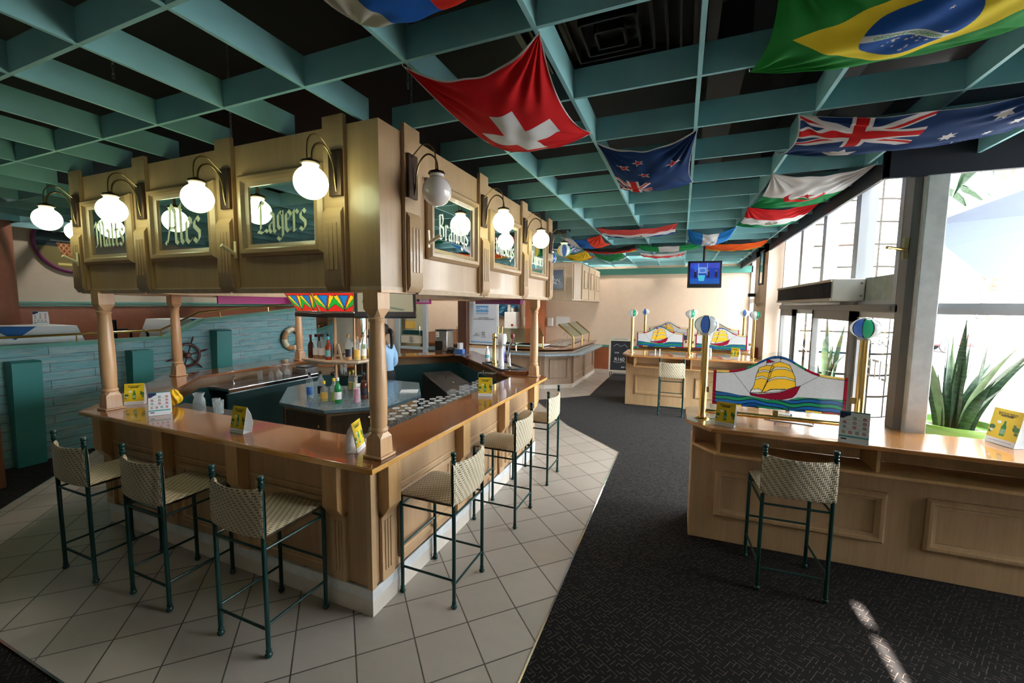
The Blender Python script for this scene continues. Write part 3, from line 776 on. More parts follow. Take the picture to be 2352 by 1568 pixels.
# ---- columns on the counter
def column(x, y, label):
    t = thing('wooden_column', label, 'column', (x, y, ZC), 0, 'turned oak columns of the bar')
    MB().box(-.075, -.075, 0, .075, .075, .018).build('plinth', 'column_oak', t, bevel=.006)
    b = MB(); a = .060; k = .026
    oct_ = [(-a, -k), (-k, -a), (k, -a), (a, -k), (a, k), (k, a), (-k, a), (-a, k)]
    sq = [(-a, -a*.98), (-a*.98, -a), (a*.98, -a), (a, -a*.98), (a, a*.98), (a*.98, a), (-a*.98, a), (-a, a*.98)]
    b.prism(sq, .018, .13, [(p[0]*.94, p[1]*.94) for p in sq]); b.prism([(p[0]*.94, p[1]*.94) for p in sq], .13, .165, [(p[0]*.82, p[1]*.82) for p in oct_]); b.build('base_block', 'column_oak', t, bevel=.003)
    H_ = 1.085
    prof = [(.050, .16), (.057, .168), (.060, .178), (.056, .19), (.050, .197), (.053, .212), (.057, .35), (.057, .50), (.052, .72), (.046, .87), (.049, .882), (.053, .890), (.053, .900), (.047, .908), (.050, .925)]
    MB().lathe(prof, seg=16).build('shaft', 'column_oak', t)
    b = MB(); q = .058
    sq2 = [(-q, -q*.98), (-q*.98, -q), (q*.98, -q), (q, -q*.98), (q, q*.98), (q*.98, q), (-q*.98, q), (-q, q*.98)]
    b.prism([(p[0]*.76, p[1]*.76) for p in oct_], .915, .965, sq2); b.prism(sq2, .965, H_); b.build('capital', 'column_oak', t, bevel=.003)
column(-1.80, 2.12, 'turned oak column on the front right corner of the bar counter')
column(-1.87, 5.50-.1, 'turned oak column at the far right end of the bar counter')
column(-4.86, 2.08, 'turned oak column on the front left end of the bar counter')
column(-6.24, 3.40, 'turned oak column on the left side counter, in front of the ship wheel')
column(-6.12, 5.22, 'turned oak column on the rear left counter beside the lifebuoy')

# ---- canopy
CB, CTOP = 2.185, 3.20
KO = [(-1.72, 2.07), (-1.72, 5.56), (-4.1, 7.94), (-6.5, 5.54), (-6.5, 3.39), (-5.18, 2.07)]
can = thing('bar_canopy', 'large oak canopy with mirrored panels hung over the island bar', 'canopy', (-1.72, 2.07, CB))
KI = inset(KO, .03)
MB().ring(KO, KI, CB+.02, CTOP).build('fascia_board', 'oak_v', can, world=True)
MB().ring(inset(KO, -.004), inset(KO, .35), CB, CB+.02).build('soffit', 'oak_pale', can, world=True)
MB().ring(inset(KO, .33), inset(KO, .36), CB-.0, CB+.5).build('inner_board', 'oak_pale', can, world=True)
MB().ring(inset(KO, -.004), inset(KO, .16), CB-.018, CB+.0).build('lower_trim', 'column_oak', can, world=True)
def canopy_pilaster(T, x):
    w = .085
    a = MB(); a.T = T
    a.box(x-w, 0, CB-.012, x+w, .028, CTOP+.055)
    a.slab([(.028, CB-.012), (.055, CB+.03), (.055, 2.66), (.028, 2.70)], x-w+.012, x+w-.012, 0)
    for k in (-1, 0, 1): a.box(x+k*.035-.010, .055, CB+.12, x+k*.035+.010, .060, 2.60)
    a.build('pilaster', 'oak_x', can, bevel=.004, world=True)
# blackletter built from broad pen strokes
BLK = {
'a': (.62, [[(.05,.85),(.2,1),(.4,.85),(.4,.12),(.5,0),(.6,.1)], [(.4,.55),(.1,.42),(.08,.15),(.2,0),(.4,.15)]]),
'l': (.42, [[(.05,1.45),(.15,1.6),(.15,.12),(.27,0),(.4,.12)]]),
't': (.45, [[(.15,1.35),(.15,.12),(.27,0),(.42,.12)], [(0,.95),(.38,.95)]]),
's': (.50, [[(.42,.85),(.3,1),(.1,.85),(.1,.65),(.4,.42),(.4,.15),(.25,0),(.05,.15)]]),
'e': (.50, [[(.1,.55),(.4,.72),(.38,.88),(.25,1),(.08,.85),(.08,.15),(.22,0),(.42,.15)]]),
'g': (.56, [[(.4,.85),(.22,1),(.08,.85),(.08,.3),(.2,.15),(.4,.3)], [(.4,1),(.4,-.2),(.22,-.4),(.02,-.25)]]),
'r': (.48, [[(.02,.88),(.12,1),(.12,0),(.25,.05)], [(.12,.85),(.28,1),(.42,.85)]]),
'n': (.58, [[(.02,.88),(.12,1),(.12,0)], [(.12,.85),(.3,1),(.42,.85),(.42,.1),(.52,0)]]),
'h': (.56, [[(.12,1.6),(.12,0)], [(.12,.8),(.3,1),(.42,.85),(.42,0),(.3,-.2)]]),
'd': (.56, [[(.1,1.5),(.4,1.1),(.42,.15),(.25,0),(.08,.15),(.08,.7),(.22,.85),(.4,.7)]]),
'y': (.56, [[(.08,1),(.08,.2),(.25,.05),(.42,.25)], [(.42,1),(.42,-.15),(.2,-.4),(0,-.25)]]),
'i': (.34, [[(.02,.88),(.12,1),(.12,.12),(.25,0)], [(.1,1.3),(.2,1.42)]]),
'k': (.56, [[(.12,1.6),(.12,0)], [(.12,.6),(.35,1),(.42,.8),(.15,.55),(.4,.15),(.52,0)]]),
'q': (.56, [[(.4,.85),(.22,1),(.08,.85),(.08,.15),(.22,0),(.4,.15)], [(.4,1),(.4,-.45)]]),
'u': (.58, [[(.02,.88),(.12,1),(.12,.15),(.27,0),(.42,.15)], [(.42,1),(.42,.1),(.54,0)]]),
'M': (1.15, [[(0,1.2),(.15,1.5),(.25,1.3),(.25,.1),(.05,0)], [(.25,1.3),(.5,1.55),(.6,1.3),(.6,0)], [(.6,1.3),(.85,1.55),(.98,1.3),(.98,.1),(1.12,0)]]),
'A': (.82, [[(.1,1.3),(.35,1.6),(.6,1.3),(.6,.1),(.75,0)], [(.3,1.45),(.2,.6),(0,0),(-.1,.1)], [(.15,.65),(.6,.65)]]),
'L': (.80, [[(.1,1.25),(.3,1.6),(.52,1.45)], [(.3,1.55),(.25,.2),(0,0)], [(.05,.1),(.35,0),(.6,.15),(.75,.05)]]),
'B': (.80, [[(0,1.4),(.2,1.55),(.2,0),(0,.1)], [(.2,1.5),(.5,1.6),(.6,1.3),(.5,.95),(.25,.85)], [(.3,.85),(.62,.75),(.65,.2),(.4,0),(.15,.05)]]),
'W': (1.05, [[(0,1.5),(.15,1.3),(.15,.2),(.35,0),(.5,.2),(.5,1.4)], [(.5,.2),(.7,0),(.88,.2),(.88,1.3),(.75,1.6)]]),
'S': (.75, [[(.6,1.4),(.4,1.6),(.1,1.35),(.1,1.0),(.55,.7),(.6,.25),(.35,0),(.05,.2)]]),
}
def blackletter(word, width, T, parent, nib=.2, world=True, mat='lettering'):
    tot = sum(BLK[c][0] for c in word); s = width/tot; mb = MB(); mb.T = T
    nx, nz = nib*.5*math.cos(R(42)), nib*.5*math.sin(R(42)); x = -tot/2
    for ci, c in enumerate(word):
        for st in BLK[c][1]:
            for (a, b) in zip(st[:-1], st[1:]):
                q = [(a[0]-nx, a[1]-nz), (b[0]-nx, b[1]-nz), (b[0]+nx, b[1]+nz), (a[0]+nx, a[1]+nz)]
                e = .0012*(1+.3*(ci % 2))
                mb.slab([((x+p[0])*s, (p[1]-.5)*s) for p in q], 0, e, 1)
        x += BLK[c][0]
    return mb.build('lettering', mat, parent, flat=True, world=world)
def canopy_bay(T, x0, x1, word, wid=None):
    a = MB(); a.T = T; moulding(a, x0, 2.42, x1, 2.985, .085, .05); a.box(x0, 0, 2.42, x1, .004, 2.985)
    fr = a.build('mirror_frame', 'oak_x', can, bevel=.0, world=True)
    m = MB(); m.T = T; m.box(x0+.075, .005, 2.495, x1-.075, .012, 2.91); q = m.build('mirror_pane', 'mirror', fr, flat=True)
    Tl = T @ Matrix.Translation(((x0+x1)/2, .0125, 2.645))
    if word: blackletter(word, wid or (x1-x0)*.60, Tl, fr, nib=.18, world=False)
    b = MB(); b.T = T; b.slab([(.004, CB-.022), (.02, CB-.022), (.032, CB+.01), (.004, CB+.01)], x0-.12, x1+.12, 0)
    b.build('bay_trim', 'oak_pale', can, world=True)
TF = Matrix(((1, 0, 0, 0), (0, -1, 0, 2.07), (0, 0, 1, 0), (0, 0, 0, 1)))       # front face, x along world x, outward -y
TR, _ = seg_frame(KO[0], KO[1])
def outwardness(T): return T.to_3x3() @ Vector((0, 1, 0))
FX = [-5.10, -4.11, -3.08, -2.05]
for x in FX: canopy_pilaster(TF, x)
canopy_bay(TF, -5.0, -4.26, 'Malts'); canopy_bay(TF, -4.0, -3.2, 'Ales', .42); canopy_bay(TF, -2.93, -2.15, 'Lagers')
RY = [2.37, 3.45, 4.51, 5.50]
for y in RY: canopy_pilaster(TR, y-2.07)
canopy_bay(TR, 2.55-2.07, 3.33-2.07, 'Brandys'); canopy_bay(TR, 3.59-2.07, 4.37-2.07, 'Whiskeys'); canopy_bay(TR, 4.65-2.07, 5.38-2.07, 'Liqueurs')
for i in (1, 2, 3, 4):
    Tn, Ln = seg_frame(KO[i], KO[i+1])
    xs = [.12, Ln/2, Ln-.12]
    for x in xs: canopy_pilaster(Tn, x)
    for p, q in zip(xs[:-1], xs[1:]): canopy_bay(Tn, p+.15, q-.15, None)
# magenta banners hung inside the canopy
t = tag(MB().box(-6.32, 4.0, 2.07, -6.29, 5.4, 2.19).build('magenta_banner', 'magenta'), 'magenta advertising strip hung inside the canopy above the left side counter', 'banner')
Tb, Lb = seg_frame(inset(KO, .2)[1], inset(KO, .2)[2])
mb = MB(); mb.T = Tb; mb.box(.4, -.02, 2.10, Lb-.5, .02, 2.168)
t = tag(mb.build('magenta_banner', 'plum_bright'), 'dark magenta strip with lettering under the canopy at the rear right', 'banner')
# wall lamps with globes
def globe_lamp(loc, rz, label, lit=True, group='globe lamps on the canopy', mat=None):
    """lamp fixed to a face whose outward direction is local -y"""
    t = thing('globe_lamp', label, 'wall lamp', loc, rz, group)
    MB().box(-.05, -.022, -.14, .05, 0, .14).build('back_plate', 'bronze' if lit is not None else 'bronze', t, bevel=.004)
    for sx, z0, h_ in ((.012, -.12, .0), (-.02, .115, .08)):
        pts = []
        if h_ == 0:
            pts = [(sx, -.02, -.115), (sx, -.03, -.06), (sx, -.04, .03), (sx, -.07, .10), (sx, -.12, .135), (sx, -.17, .115), (sx, -.195, .07), (sx, -.2, .015)]
        else:
            pts = [(sx, -.02, .115), (sx, -.06, .15), (sx, -.11, .185), (sx, -.16, .18), (sx, -.195, .14), (sx, -.205, .08), (sx, -.205, .015)]
        MB().tube(smooth(pts), .0042 if h_ else .0062, 10).build('arm', 'arm_metal', t)
    MB().lathe([(.012, .03), (.02, .022), (.05, .012), (.056, .0), (.052, -.004)], (0, -.2, 0), 24).build('gallery', 'bronze', t)
    MB().lathe([(.043, 0), (.047, -.006), (.043, -.014), (.045, -.02)], (0, -.2, 0), 24).build('neck', 'globe_neck', t) if lit else MB().lathe([(.043, 0), (.047, -.006), (.043, -.014), (.045, -.02)], (0, -.2, 0), 24).build('neck', 'globe_off', t)
    if mat: ball_globe('glass_globe', t, (0, -.2, -.105), .09, mat)
    else: MB().sphere((0, -.2, -.108), .094, 32, 18).build('glass_globe', 'globe_lit' if lit else 'globe_off', t)
    return t
def gorecol(k, cols):
    cs = [np.array(c) for c in cols]
    def f(U, V):
        a = (U*k) % len(cs); i = a.astype(int) % len(cs); c = np.array(cs)[i]
        fr = (U*k) % 1; w = .05/np.maximum(.25, np.sin(math.pi*V))
        c[(fr < w) | (fr > 1-w)] = (.01, .02, .03)
        return c
    return f
def ball_globe(name, parent, c, r, cols, sq=.93, k=10, mat='stained_globe'):
    def pos(U, V):
        a = 2*math.pi*U; b = .12+(math.pi-.24)*V
        return np.stack([c[0]+r*np.sin(b)*np.cos(a), c[1]+r*np.sin(b)*np.sin(a), c[2]-r*sq*np.cos(b)], 1)
    return grid_paint(name, 120, 24, pos, gorecol(k, cols), mat, parent)
BLUE, GREEN, WHT, YEL = (.07, .16, .50), (.04, .42, .20), (.72, .74, .70), (.80, .62, .10)
zl = 2.90
for x, nm in zip(FX[::-1], ('lit white globe lamp beside the Lagers mirror, nearest the canopy corner', 'lit white globe lamp between the Ales and Lagers mirrors', 'lit white globe lamp between the Malts and Ales mirrors', 'lit white globe lamp at the far left end of the canopy front')):
    globe_lamp((x+.03, 2.042, zl), 0, nm)
globe_lamp((-5.55, 2.42, zl), R(-45), 'lit white globe lamp round the left corner of the canopy, half behind another')
globe_lamp((-1.692, RY[0]-.02, 2.93), R(90), 'unlit white globe lamp beside the Brandys mirror', lit=False)
globe_lamp((-1.692, RY[1]-.02, 2.93), R(90), 'lit white globe lamp between the Brandys and Whiskeys mirrors')
globe_lamp((-1.692, RY[2]-.02, 2.93), R(90), 'lit white globe lamp beside the Liqueurs mirror')
globe_lamp((-1.692, RY[3]-.02, 2.93), R(90), 'blue and green striped glass globe lamp at the far end of the canopy', mat=[BLUE, WHT, GREEN, YEL, WHT])
globe_lamp((-2.0, 5.92, 2.90), R(135), 'blue and green striped glass globe lamp round the rear corner of the canopy', mat=[BLUE, WHT, GREEN, YEL, WHT])
def flag_holder(loc, rz, label):
    t = thing('flagpole_holder', label, 'bracket', loc, rz, 'cream flagpole holders on the canopy')
    MB().box(-.012, -.008, -.06, .012, 0, .06).build('plate', 'plastic_ivory', t, bevel=.002)
    MB().tube([(0, -.005, -.03), (0, -.10, .02)], [.012, .013], 12).build('socket', 'plastic_ivory', t)
flag_holder((-2.97, 2.03, 2.47), 0, 'cream flagpole holder at the left of the Lagers frame')
flag_holder((-5.05, 2.01, 2.47), 0, 'cream flagpole holder at the left of the Malts frame')
flag_holder((-1.66, 2.50, 2.55), R(90), 'cream flagpole holder at the left of the Brandys frame')
# chains holding the canopy
def chain(x, y, z0, z1, label):
    mb = MB(); z = z0; i = 0
    while z < z1:
        c = Vector((x, y, z+.018)); 
        pts = [(math.cos(a)*.007, math.sin(a)*.018) for a in np.linspace(0, 2*math.pi, 10, endpoint=False)]
        mb.tube([(c.x+(p if i % 2 else 0), c.y+(0 if i % 2 else p), c.z+q) for p, q in pts], .0028, 5, True); z += .028; i += 1
    tag(mb.build('chain', 'chain'), label, 'chain', 'chains holding up the canopy')
chain(-3.06, 2.10, 3.25, 3.95, 'steel chain above the pilaster between the Ales and Lagers mirrors')
chain(-1.75, 2.45, 3.22, 3.95, 'steel chain rising near the front right corner of the canopy')
chain(-1.75, 4.45, 3.22, 3.95, 'steel chain above the right side of the canopy')
chain(-3.2, 1.5, 3.42, 3.95, 'loose steel chain in the void left of the canopy front')
chain(-6.2, 1.7, 3.3, 3.95, 'loose steel chain in the void at the far left')
chain(-1.45, 2.0, 3.28, 3.95, 'steel chain hanging just left of the red flag')

for x, y, lb in ((-2.6, 3.4, 'downlight added under the canopy above the right side of the bar'), (-3.2, 2.9, 'downlight added under the canopy above the bar front'), (-5.2, 3.2, 'downlight added under the canopy near the left front column'), (-5.4, 4.8, 'downlight added under the canopy above the left drainer'), (-3.2, 5.6, 'downlight added under the canopy above the bottle fridge')):
    fill_light(x, y, 2.75, 3, lb, grp='fill lights added inside the bar canopy')  # added fill lights, brighten the bar interior
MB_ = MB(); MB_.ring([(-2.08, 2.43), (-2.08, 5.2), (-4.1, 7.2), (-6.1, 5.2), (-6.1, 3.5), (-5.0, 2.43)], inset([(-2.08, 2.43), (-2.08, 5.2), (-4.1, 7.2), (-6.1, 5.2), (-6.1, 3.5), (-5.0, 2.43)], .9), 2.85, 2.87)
MB_.build('lamp_board', 'black_void', can, world=True)  # board that carries the added fill lights

# ---------------------------------------------------------------- bar stools
def make_stool(label, loc, rz, group):
    t = thing('bar_stool', label, 'bar stool', loc, rz, group)
    hw = .215; r = .0135
    foot = [(.017, 0), (.021, .008), (.021, .018), (.014, .028), (.0165, .036), (.0165, .044), (.0125, .052)]
    for sx in (-1, 1):
        # rear posts with finials
        mb = MB(); mb.lathe(foot+[(r, .06), (r, 1.04)], (sx*hw, -hw, 0), 14); mb.build('leg', 'dark_green', t)
        MB().lathe([(.013, 1.035), (.0185, 1.045), (.0185, 1.055), (.0135, 1.062), (.0165, 1.067), (.0165, 1.078), (.014, 1.082), (.0195, 1.09), (.0195, 1.104), (.016, 1.110), (.004, 1.112)], (sx*hw, -hw, 0), 16).build('finial', 'dark_green', t)
        mb = MB(); mb.lathe(foot+[(r, .06), (r, .725)], (sx*hw, hw, 0), 14); mb.build('leg', 'dark_green', t)
    def rail(a, b): MB().tube([a, b], .0085, 8).build('rail', 'dark_green', t)
    for sx in (-1, 1):
        rail((sx*hw, -hw, .20), (sx*hw, hw, .20)); rail((sx*hw, -hw, .665), (sx*hw, hw, .665))
    rail((-hw, -hw, .17), (hw, -hw, .17)); rail((-hw, -hw, .665), (hw, -hw, .665))
    rail((-hw, hw, .36), (hw, hw, .36)); rail((-hw, hw, .665), (hw, hw, .665))
    # woven seat: closed pillow section
    def seat(u, v):
        x = (-1+2*u)*(hw+.012); a = 2*math.pi*v; cx, cz = abs(math.cos(a))**.35*math.copysign(1, math.cos(a)), abs(math.sin(a))**.8*math.copysign(1, math.sin(a))
        sag = -.010*math.sin(math.pi*u)*math.sin(math.pi*min(1, max(0, (cx+1)/2)))
        e = .018*(1-min(1, 8*min(u, 1-u)))**2
        return (x, cx*(hw+.012-e*.3), .742+cz*(.018-e*.5)+sag)
    def suv(u, v):
        a = 2*math.pi*v; c = math.cos(a); return (u*.45, .225+c*.225 if True else 0)
    mb = MB(); mb.surf(seat, 30, 40, uvfn=lambda u, v: (u*.45, .22+.22*math.copysign(abs(math.cos(2*math.pi*v))**.35, math.cos(2*math.pi*v)))); mb.build('seat', 'weave', t, sharp=80)
    # woven back, bowed backwards and wrapped round the posts
    def back(u, v):
        a = 2*math.pi*v; cz = math.copysign(abs(math.sin(a))**.3, math.sin(a)); cy = math.copysign(abs(math.cos(a))**.9, math.cos(a))
        x = (-1+2*u)*(hw+.018); e_ = min(1., max(0., (min(u, 1-u)-.065)/.10)); edge = e_*e_*(3-2*e_)
        bow = -.045*max(0., math.sin(math.pi*u))**.9*edge; th = .0095+.0085*(1-edge) if 0 < u < 1 else .010
        dip = -.012*math.sin(math.pi*u)*(1 if cz > 0 else 0)
        return (x, -hw+bow*(.75+.25*cz)+cy*th, .885+cz*.150+dip)
    mb = MB(); mb.surf(back, 36, 40, uvfn=lambda u, v: (u*.46, .15+.15*math.copysign(abs(math.sin(2*math.pi*v))**.3, math.sin(2*math.pi*v)))); mb.build('backrest', 'weave', t, sharp=80)
    return t
st0 = make_stool('woven cream bar stool nearest the camera, rightmost of three at the bar front', (-2.40, 1.785, 0), 0, 'woven bar stools')
dup(st0, (-3.36, 1.785, 0), 0, 'woven cream bar stool in the middle of the three along the bar front')
dup(st0, (-4.19, 1.745, 0), 0, 'woven cream bar stool furthest left along the bar front')
dup(st0, (-1.585, 2.555, 0), R(90), 'woven cream bar stool round the corner, nearest on the sunny side of the bar')
dup(st0, (-1.58, 3.67, 0), R(90), 'woven cream bar stool in the middle of the right side of the bar')
dup(st0, (-1.58, 4.68, 0), R(90), 'woven cream bar stool furthest along the right side of the bar')
dup(st0, (.81, 3.62, 0), R(3), 'woven cream bar stool on the carpet at the front window counter')
dup(st0, (-.12, 8.53, 0), R(0), 'woven cream bar stool at the middle counter far across the carpet')

# ---------------------------------------------------------------- printed table cards
def tentcols(kind):
    def f(U, V):
        n = len(U); X = U*.15; Z = V*.2
        if kind == 'yellow':
            c = np.stack([.62+.15*np.cos((X-.075)*18), .42+.14*np.cos((X-.075)*18), .02+0*X], 1)
            g_ = inpoly(X, Z, [(.062, .05), (.088, .05), (.088, .10), (.081, .118), (.080, .135), (.070, .135), (.069, .118), (.062, .10)]); c[g_] = (.03, .22, .05)
            c[inpoly(X, Z, [(.064, .06), (.086, .06), (.086, .09), (.064, .09)])] = (.25, .45, .3)
            for (cx, cz, r) in ((.018, .09, .016), (.135, .1, .018), (.012, .065, .01), (.14, .075, .01), (.125, .118, .008)):
                c[np.hypot(X-cx, (Z-cz)*1.2) < r] = (.06, .16, .03)
            c[np.hypot(X-.018, Z-.072) < .008] = (.7, .75, .65)
            c[np.hypot((X-.045), (Z-.123)*1.4) < .012] = (.75, .85, .85)
            m = (np.abs(Z-.178) < .0035) & (np.abs(X-.075) < .05) & ((X*230 % 1) < .7); c[m] = (.12, .09, .01)
            m = (np.abs(Z-.162) < .0055) & (np.abs(X-.075) < .032) & ((X*130 % 1) < .75); c[m] = (.06, .05, .01)
            c[Z < .032] = (.8, .8, .8); m = (np.abs(Z-.018) < .002) & (np.abs(X-.075) < .06) & ((X*260 % 1) < .6); c[m] = (.3, .25, .3)
        else:
            c = np.tile([.78, .78, .80], (n, 1)).astype(float)
            c[(X < .055) & (Z > .155-0*X) & (np.hypot(X-.075, Z-.1) > .078)] = (.02, .03, .09)
            c[(Z > .192)] = (.03, .22, .25)
            k = 0
            for zz, xs in ((.158, (.075, .125)), (.130, (.025, .075, .125)), (.102, (.025, .075, .125)), (.068, (.022, .056, .09, .125))):
                for xx in xs:
                    d = np.hypot(X-xx, Z-zz); col = [(.12, .25, .22), (.45, .03, .07), (.35, .03, .10), (.30, .22, .14), (.5, .05, .1)][k % 5]; k += 1
                    c[d < .0095] = col; c[(d < .0065)] = np.array(col)*.4+.45; m = (d < .0095) & (np.abs((X-xx)+(Z-zz)) < .0018); c[m] = col
            c[(Z < .048) & (Z > .036)] = (.10, .40, .42); c[(np.abs(Z-.025) < .004) & (X > .01) & (X < .04)] = (.03, .03, .06)
            for zz in (.148, .12, .092, .082): c[(np.abs(Z-zz) < .0013) & ((X*90 % 1) < .7) & (X > .01) & (X < .14)] = (.45, .45, .5)
        return c
    return f
TENT = {}
def tent(kind, label, loc, rz, group, flip=False, s=1.):
    if kind in TENT:
        o = dup(TENT[kind], loc, rz, label, group); o.scale = (s, s, s); return o
    t = thing('table_card', label, 'table card', loc, rz, group); t.scale = (s, s, s)
    w, h, d = .15, .2, .085
    grid_paint('printed_face', 150, 200, lambda U, V: np.stack([(U-.5)*w, -d/2+V*d/2*.92, .002+V*h], 1), tentcols(kind), 'print', t)
    mb = MB()
    fr = [(-d/2+.001, .001), (.0, h)]
    bk = [(0.0, h), (.028, h*.72), (.042, h*.35), (.03, .004)]
    outl = [(-d/2+.002, .001)]+[(-.0012, h)]+bk[1:]
    th = .0012
    def strip(pts, x0, x1):
        for a, b in zip(pts[:-1], pts[1:]):
            n_ = Vector((b[1]-a[1], -(b[0]-a[0]))).normalized()*th
            mb.add([(x, p[0]+q[0], p[1]+q[1]) for x in (x0, x1) for p, q in ((a, (0, 0)), (b, (0, 0)), (b, n_), (a, n_))], [(0,3,2,1),(4,5,6,7),(0,1,5,4),(1,2,6,5),(2,3,7,6),(3,0,4,7)])
    strip([(-d/2+.003, .001), (0, h-.001)], -w/2, w/2); strip(bk, -w/2, w/2); strip([(.03, .002), (-d/2+.003, .0015)], -w/2, w/2)
    mb.build('card_body', 'card_white', t, flat=True)
    if kind == 'yellow':
        T = face_m((0, -d/2*.14-.0012-.003, .172), (1, 0, 0), (0, d/2*.92, h))
        text('lettering', "it's just Jam.", .019, 'black_soft', t, T, .0002)
    TENT[kind] = t
    return t
YG, WG = 'yellow folded drinks cards', 'white folded hygiene cards'
tent('yellow', 'yellow folded drinks card by the left front column on the bar', (-4.89, 2.28, ZC), R(48), YG)
tent('white', 'white folded card with small icons at the left end of the bar front', (-4.24, 2.15, ZC), R(54), WG)
tent('yellow', 'yellow folded drinks card standing in the middle of the bar front', (-3.11, 2.10, ZC), R(0), YG)
tent('yellow', 'yellow folded drinks card seen edge-on beside the front right column', (-2.02, 2.14, ZC), R(112), YG)
tent('yellow', 'yellow folded drinks card on the right side counter of the bar', (-1.95, 4.02, ZC), R(20), YG)
tent('yellow', 'yellow folded drinks card by the brass post of the front window counter', (.385, 3.84, ZC), R(-20), YG, s=.98)
tent('white', 'white folded card with small icons below the right brass post', (1.22, 3.73, ZC), R(-14), WG, s=1.15)
tent('yellow', 'yellow folded drinks card turned sideways at the right end of the window counter', (2.26, 4.13, ZC), R(-72), YG, s=1.3)
tent('white', 'white folded card on the middle counter across the carpet', (.50, 8.85, ZC), R(-25), WG)
tent('yellow', 'yellow folded drinks card at the right of the middle counter', (1.0, 8.95, ZC), R(-30), YG)
tent('white', 'white folded card on the terrace table by the brown column', (-8.7, 3.0, 1.735), R(60), WG)

# ---------------------------------------------------------------- bottles and glasses
BP = [(.034, 0), (.036, .006), (.036, .17), (.030, .195), (.014, .225), (.0125, .285), (.015, .287), (.015, .298)]
BR = [(.036, 0), (.038, .006), (.038, .15), (.033, .185), (.016, .205), (.014, .255)]
BS = [(.04, 0), (.042, .006), (.042, .13), (.036, .155), (.015, .175), (.014, .23)]
def bottle(label, loc, prof, body, cap, lab, fill=.6, h=1., group='spirit bottles on the octagonal shelf'):
    t = thing('spirit_bottle', label, 'bottle', loc, random.uniform(0, 1), group)
    P = [(r, z*h) for r, z in prof]; top = P[-1][1]
    if fill < 1:
        MB().lathe(P, seg=20).build('glass_body', 'glassware', t)
        zf = P[2][1]*fill
        MB().lathe([(P[1][0]-.003, .006), (P[1][0]-.003, zf), (.001, zf+.0005)], seg=20).build('liquid', body, t)
    else: MB().lathe(P, seg=20).build('glass_body', body, t)
    MB().lathe([(P[-1][0]+.002, top-.022), (P[-1][0]+.003, top-.02), (P[-1][0]+.003, top+.012), (.001, top+.014)], seg=16).build('cap', cap, t)
    if lab:
        MB().lathe([(P[2][0]+.0008, P[2][1]*.28), (P[2][0]+.0008, P[2][1]*.80)], seg=20, a0=R(200), a1=R(350)).build('paper_label', lab, t)
M('lab_white', (.75, .75, .72), .6); M('lab_black', (.02, .02, .03), .5); M('lab_gold', (.70, .42, .08), .5); M('lab_blue', (.05, .15, .45), .5); M('lab_teal', (.15, .45, .45), .5)
M('cap_black', (.02, .02, .02), .4); M('cap_red', (.35, .02, .03), .4); M('cap_teal', (.1, .45, .5), .4); M('cap_cork', (.5, .28, .12), .7); M('cap_white', (.8, .8, .8), .4); M('cap_yellow', (.8, .6, .05), .4)
ZB = .95; ZSH = 1.40
# centre back bar
def octo(cx, cy, rx, ry, a0=22.5): return [(cx+rx*math.cos(R(a0+45*k)), cy+ry*math.sin(R(a0+45*k))) for k in range(8)]
CX, CY = -3.98, 4.18
bb = thing('back_bar_unit', 'octagonal back bar island with blue laminate top, mirrors and bottle shelf', 'back bar', (CX, CY, 0))
def pr_(poly, z0, z1, name, mat, bev=.004, top=None):
    return MB().prism([(x-CX, y-CY) for x, y in poly], z0, z1, [(x-CX, y-CY) for x, y in top] if top else None).build(name, mat, bb, bevel=bev)
P_top = [(-4.25, 3.32), (-3.50, 3.26), (-3.02, 3.70), (-3.02, 4.35), (-3.5, 5.0), (-4.4, 5.0), (-4.92, 4.55), (-4.92, 3.98)]
pr_(P_top, ZB-.04, ZB, 'laminate_top', 'laminate')
pr_(inset(P_top, .05), 0.05, ZB-.04, 'cupboard_body', 'panel_oak')
for i in (0, 1, 7):
    a, b = inset(P_top, .05)[i], inset(P_top, .05)[(i+1) % 8]
    Td, Ld = seg_frame(a, b); m = MB(); m.T = Matrix.Translation((-CX, -CY, 0)) @ Td; m.box(.04, 0, .12, Ld-.04, .018, ZB-.08)
    d = m.build('cupboard_door', 'dark_door', bb, bevel=.003)
    m = MB(); m.T = Matrix.Translation((-CX, -CY, 0)) @ Td; m.lathe([(.012, 0), (.014, .012), (.003, .02)], (0, 0, 0), 12, T=Matrix.Translation((Ld-.1, .018, .75)) @ Matrix.Rotation(R(-90), 4, 'X')); m.build('knob', 'brass', d)
Pc = octo(CX, CY+.02, .36, .36)

PS = [(-4.38, 3.80), (-3.92, 3.74), (-3.60, 3.88), (-3.57, 4.2), (-3.76, 4.5), (-4.05, 4.6), (-4.4, 4.55), (-4.55, 4.2)]
pr_(PS, ZSH-.04, ZSH-.02, 'shelf_moulding', 'oak_pale', .003, inset(PS, -.03)); pr_(inset(PS, -.03), ZSH-.02, ZSH, 'bottle_shelf', 'oak_pale', .003)
PM = inset(PS, .13); pr_(PM, ZB, ZSH-.04, 'mirror_core', 'mirror', 0); pr_(PM, ZSH, 1.94, 'mirror_core', 'mirror', 0)
for x, y in inset(PS, .128)[1:6]: MB().box(x-CX-.010, y-CY-.010, ZB, x-CX+.010, y-CY+.010, 1.94).build('corner_strip', 'column_oak', bb, bevel=.003)
PD = [(-4.52, 3.80), (-3.98, 3.66), (-3.56, 3.80), (-3.50, 4.2), (-3.72, 4.6), (-4.0, 4.70), (-4.4, 4.6), (-4.65, 4.25)]
pr_(PD, 1.925, 1.975, 'drum_ledge', 'dark_steel', .006); pr_(inset(PD, .02), 1.975, 2.0, 'drum_ledge', 'steel', .003)
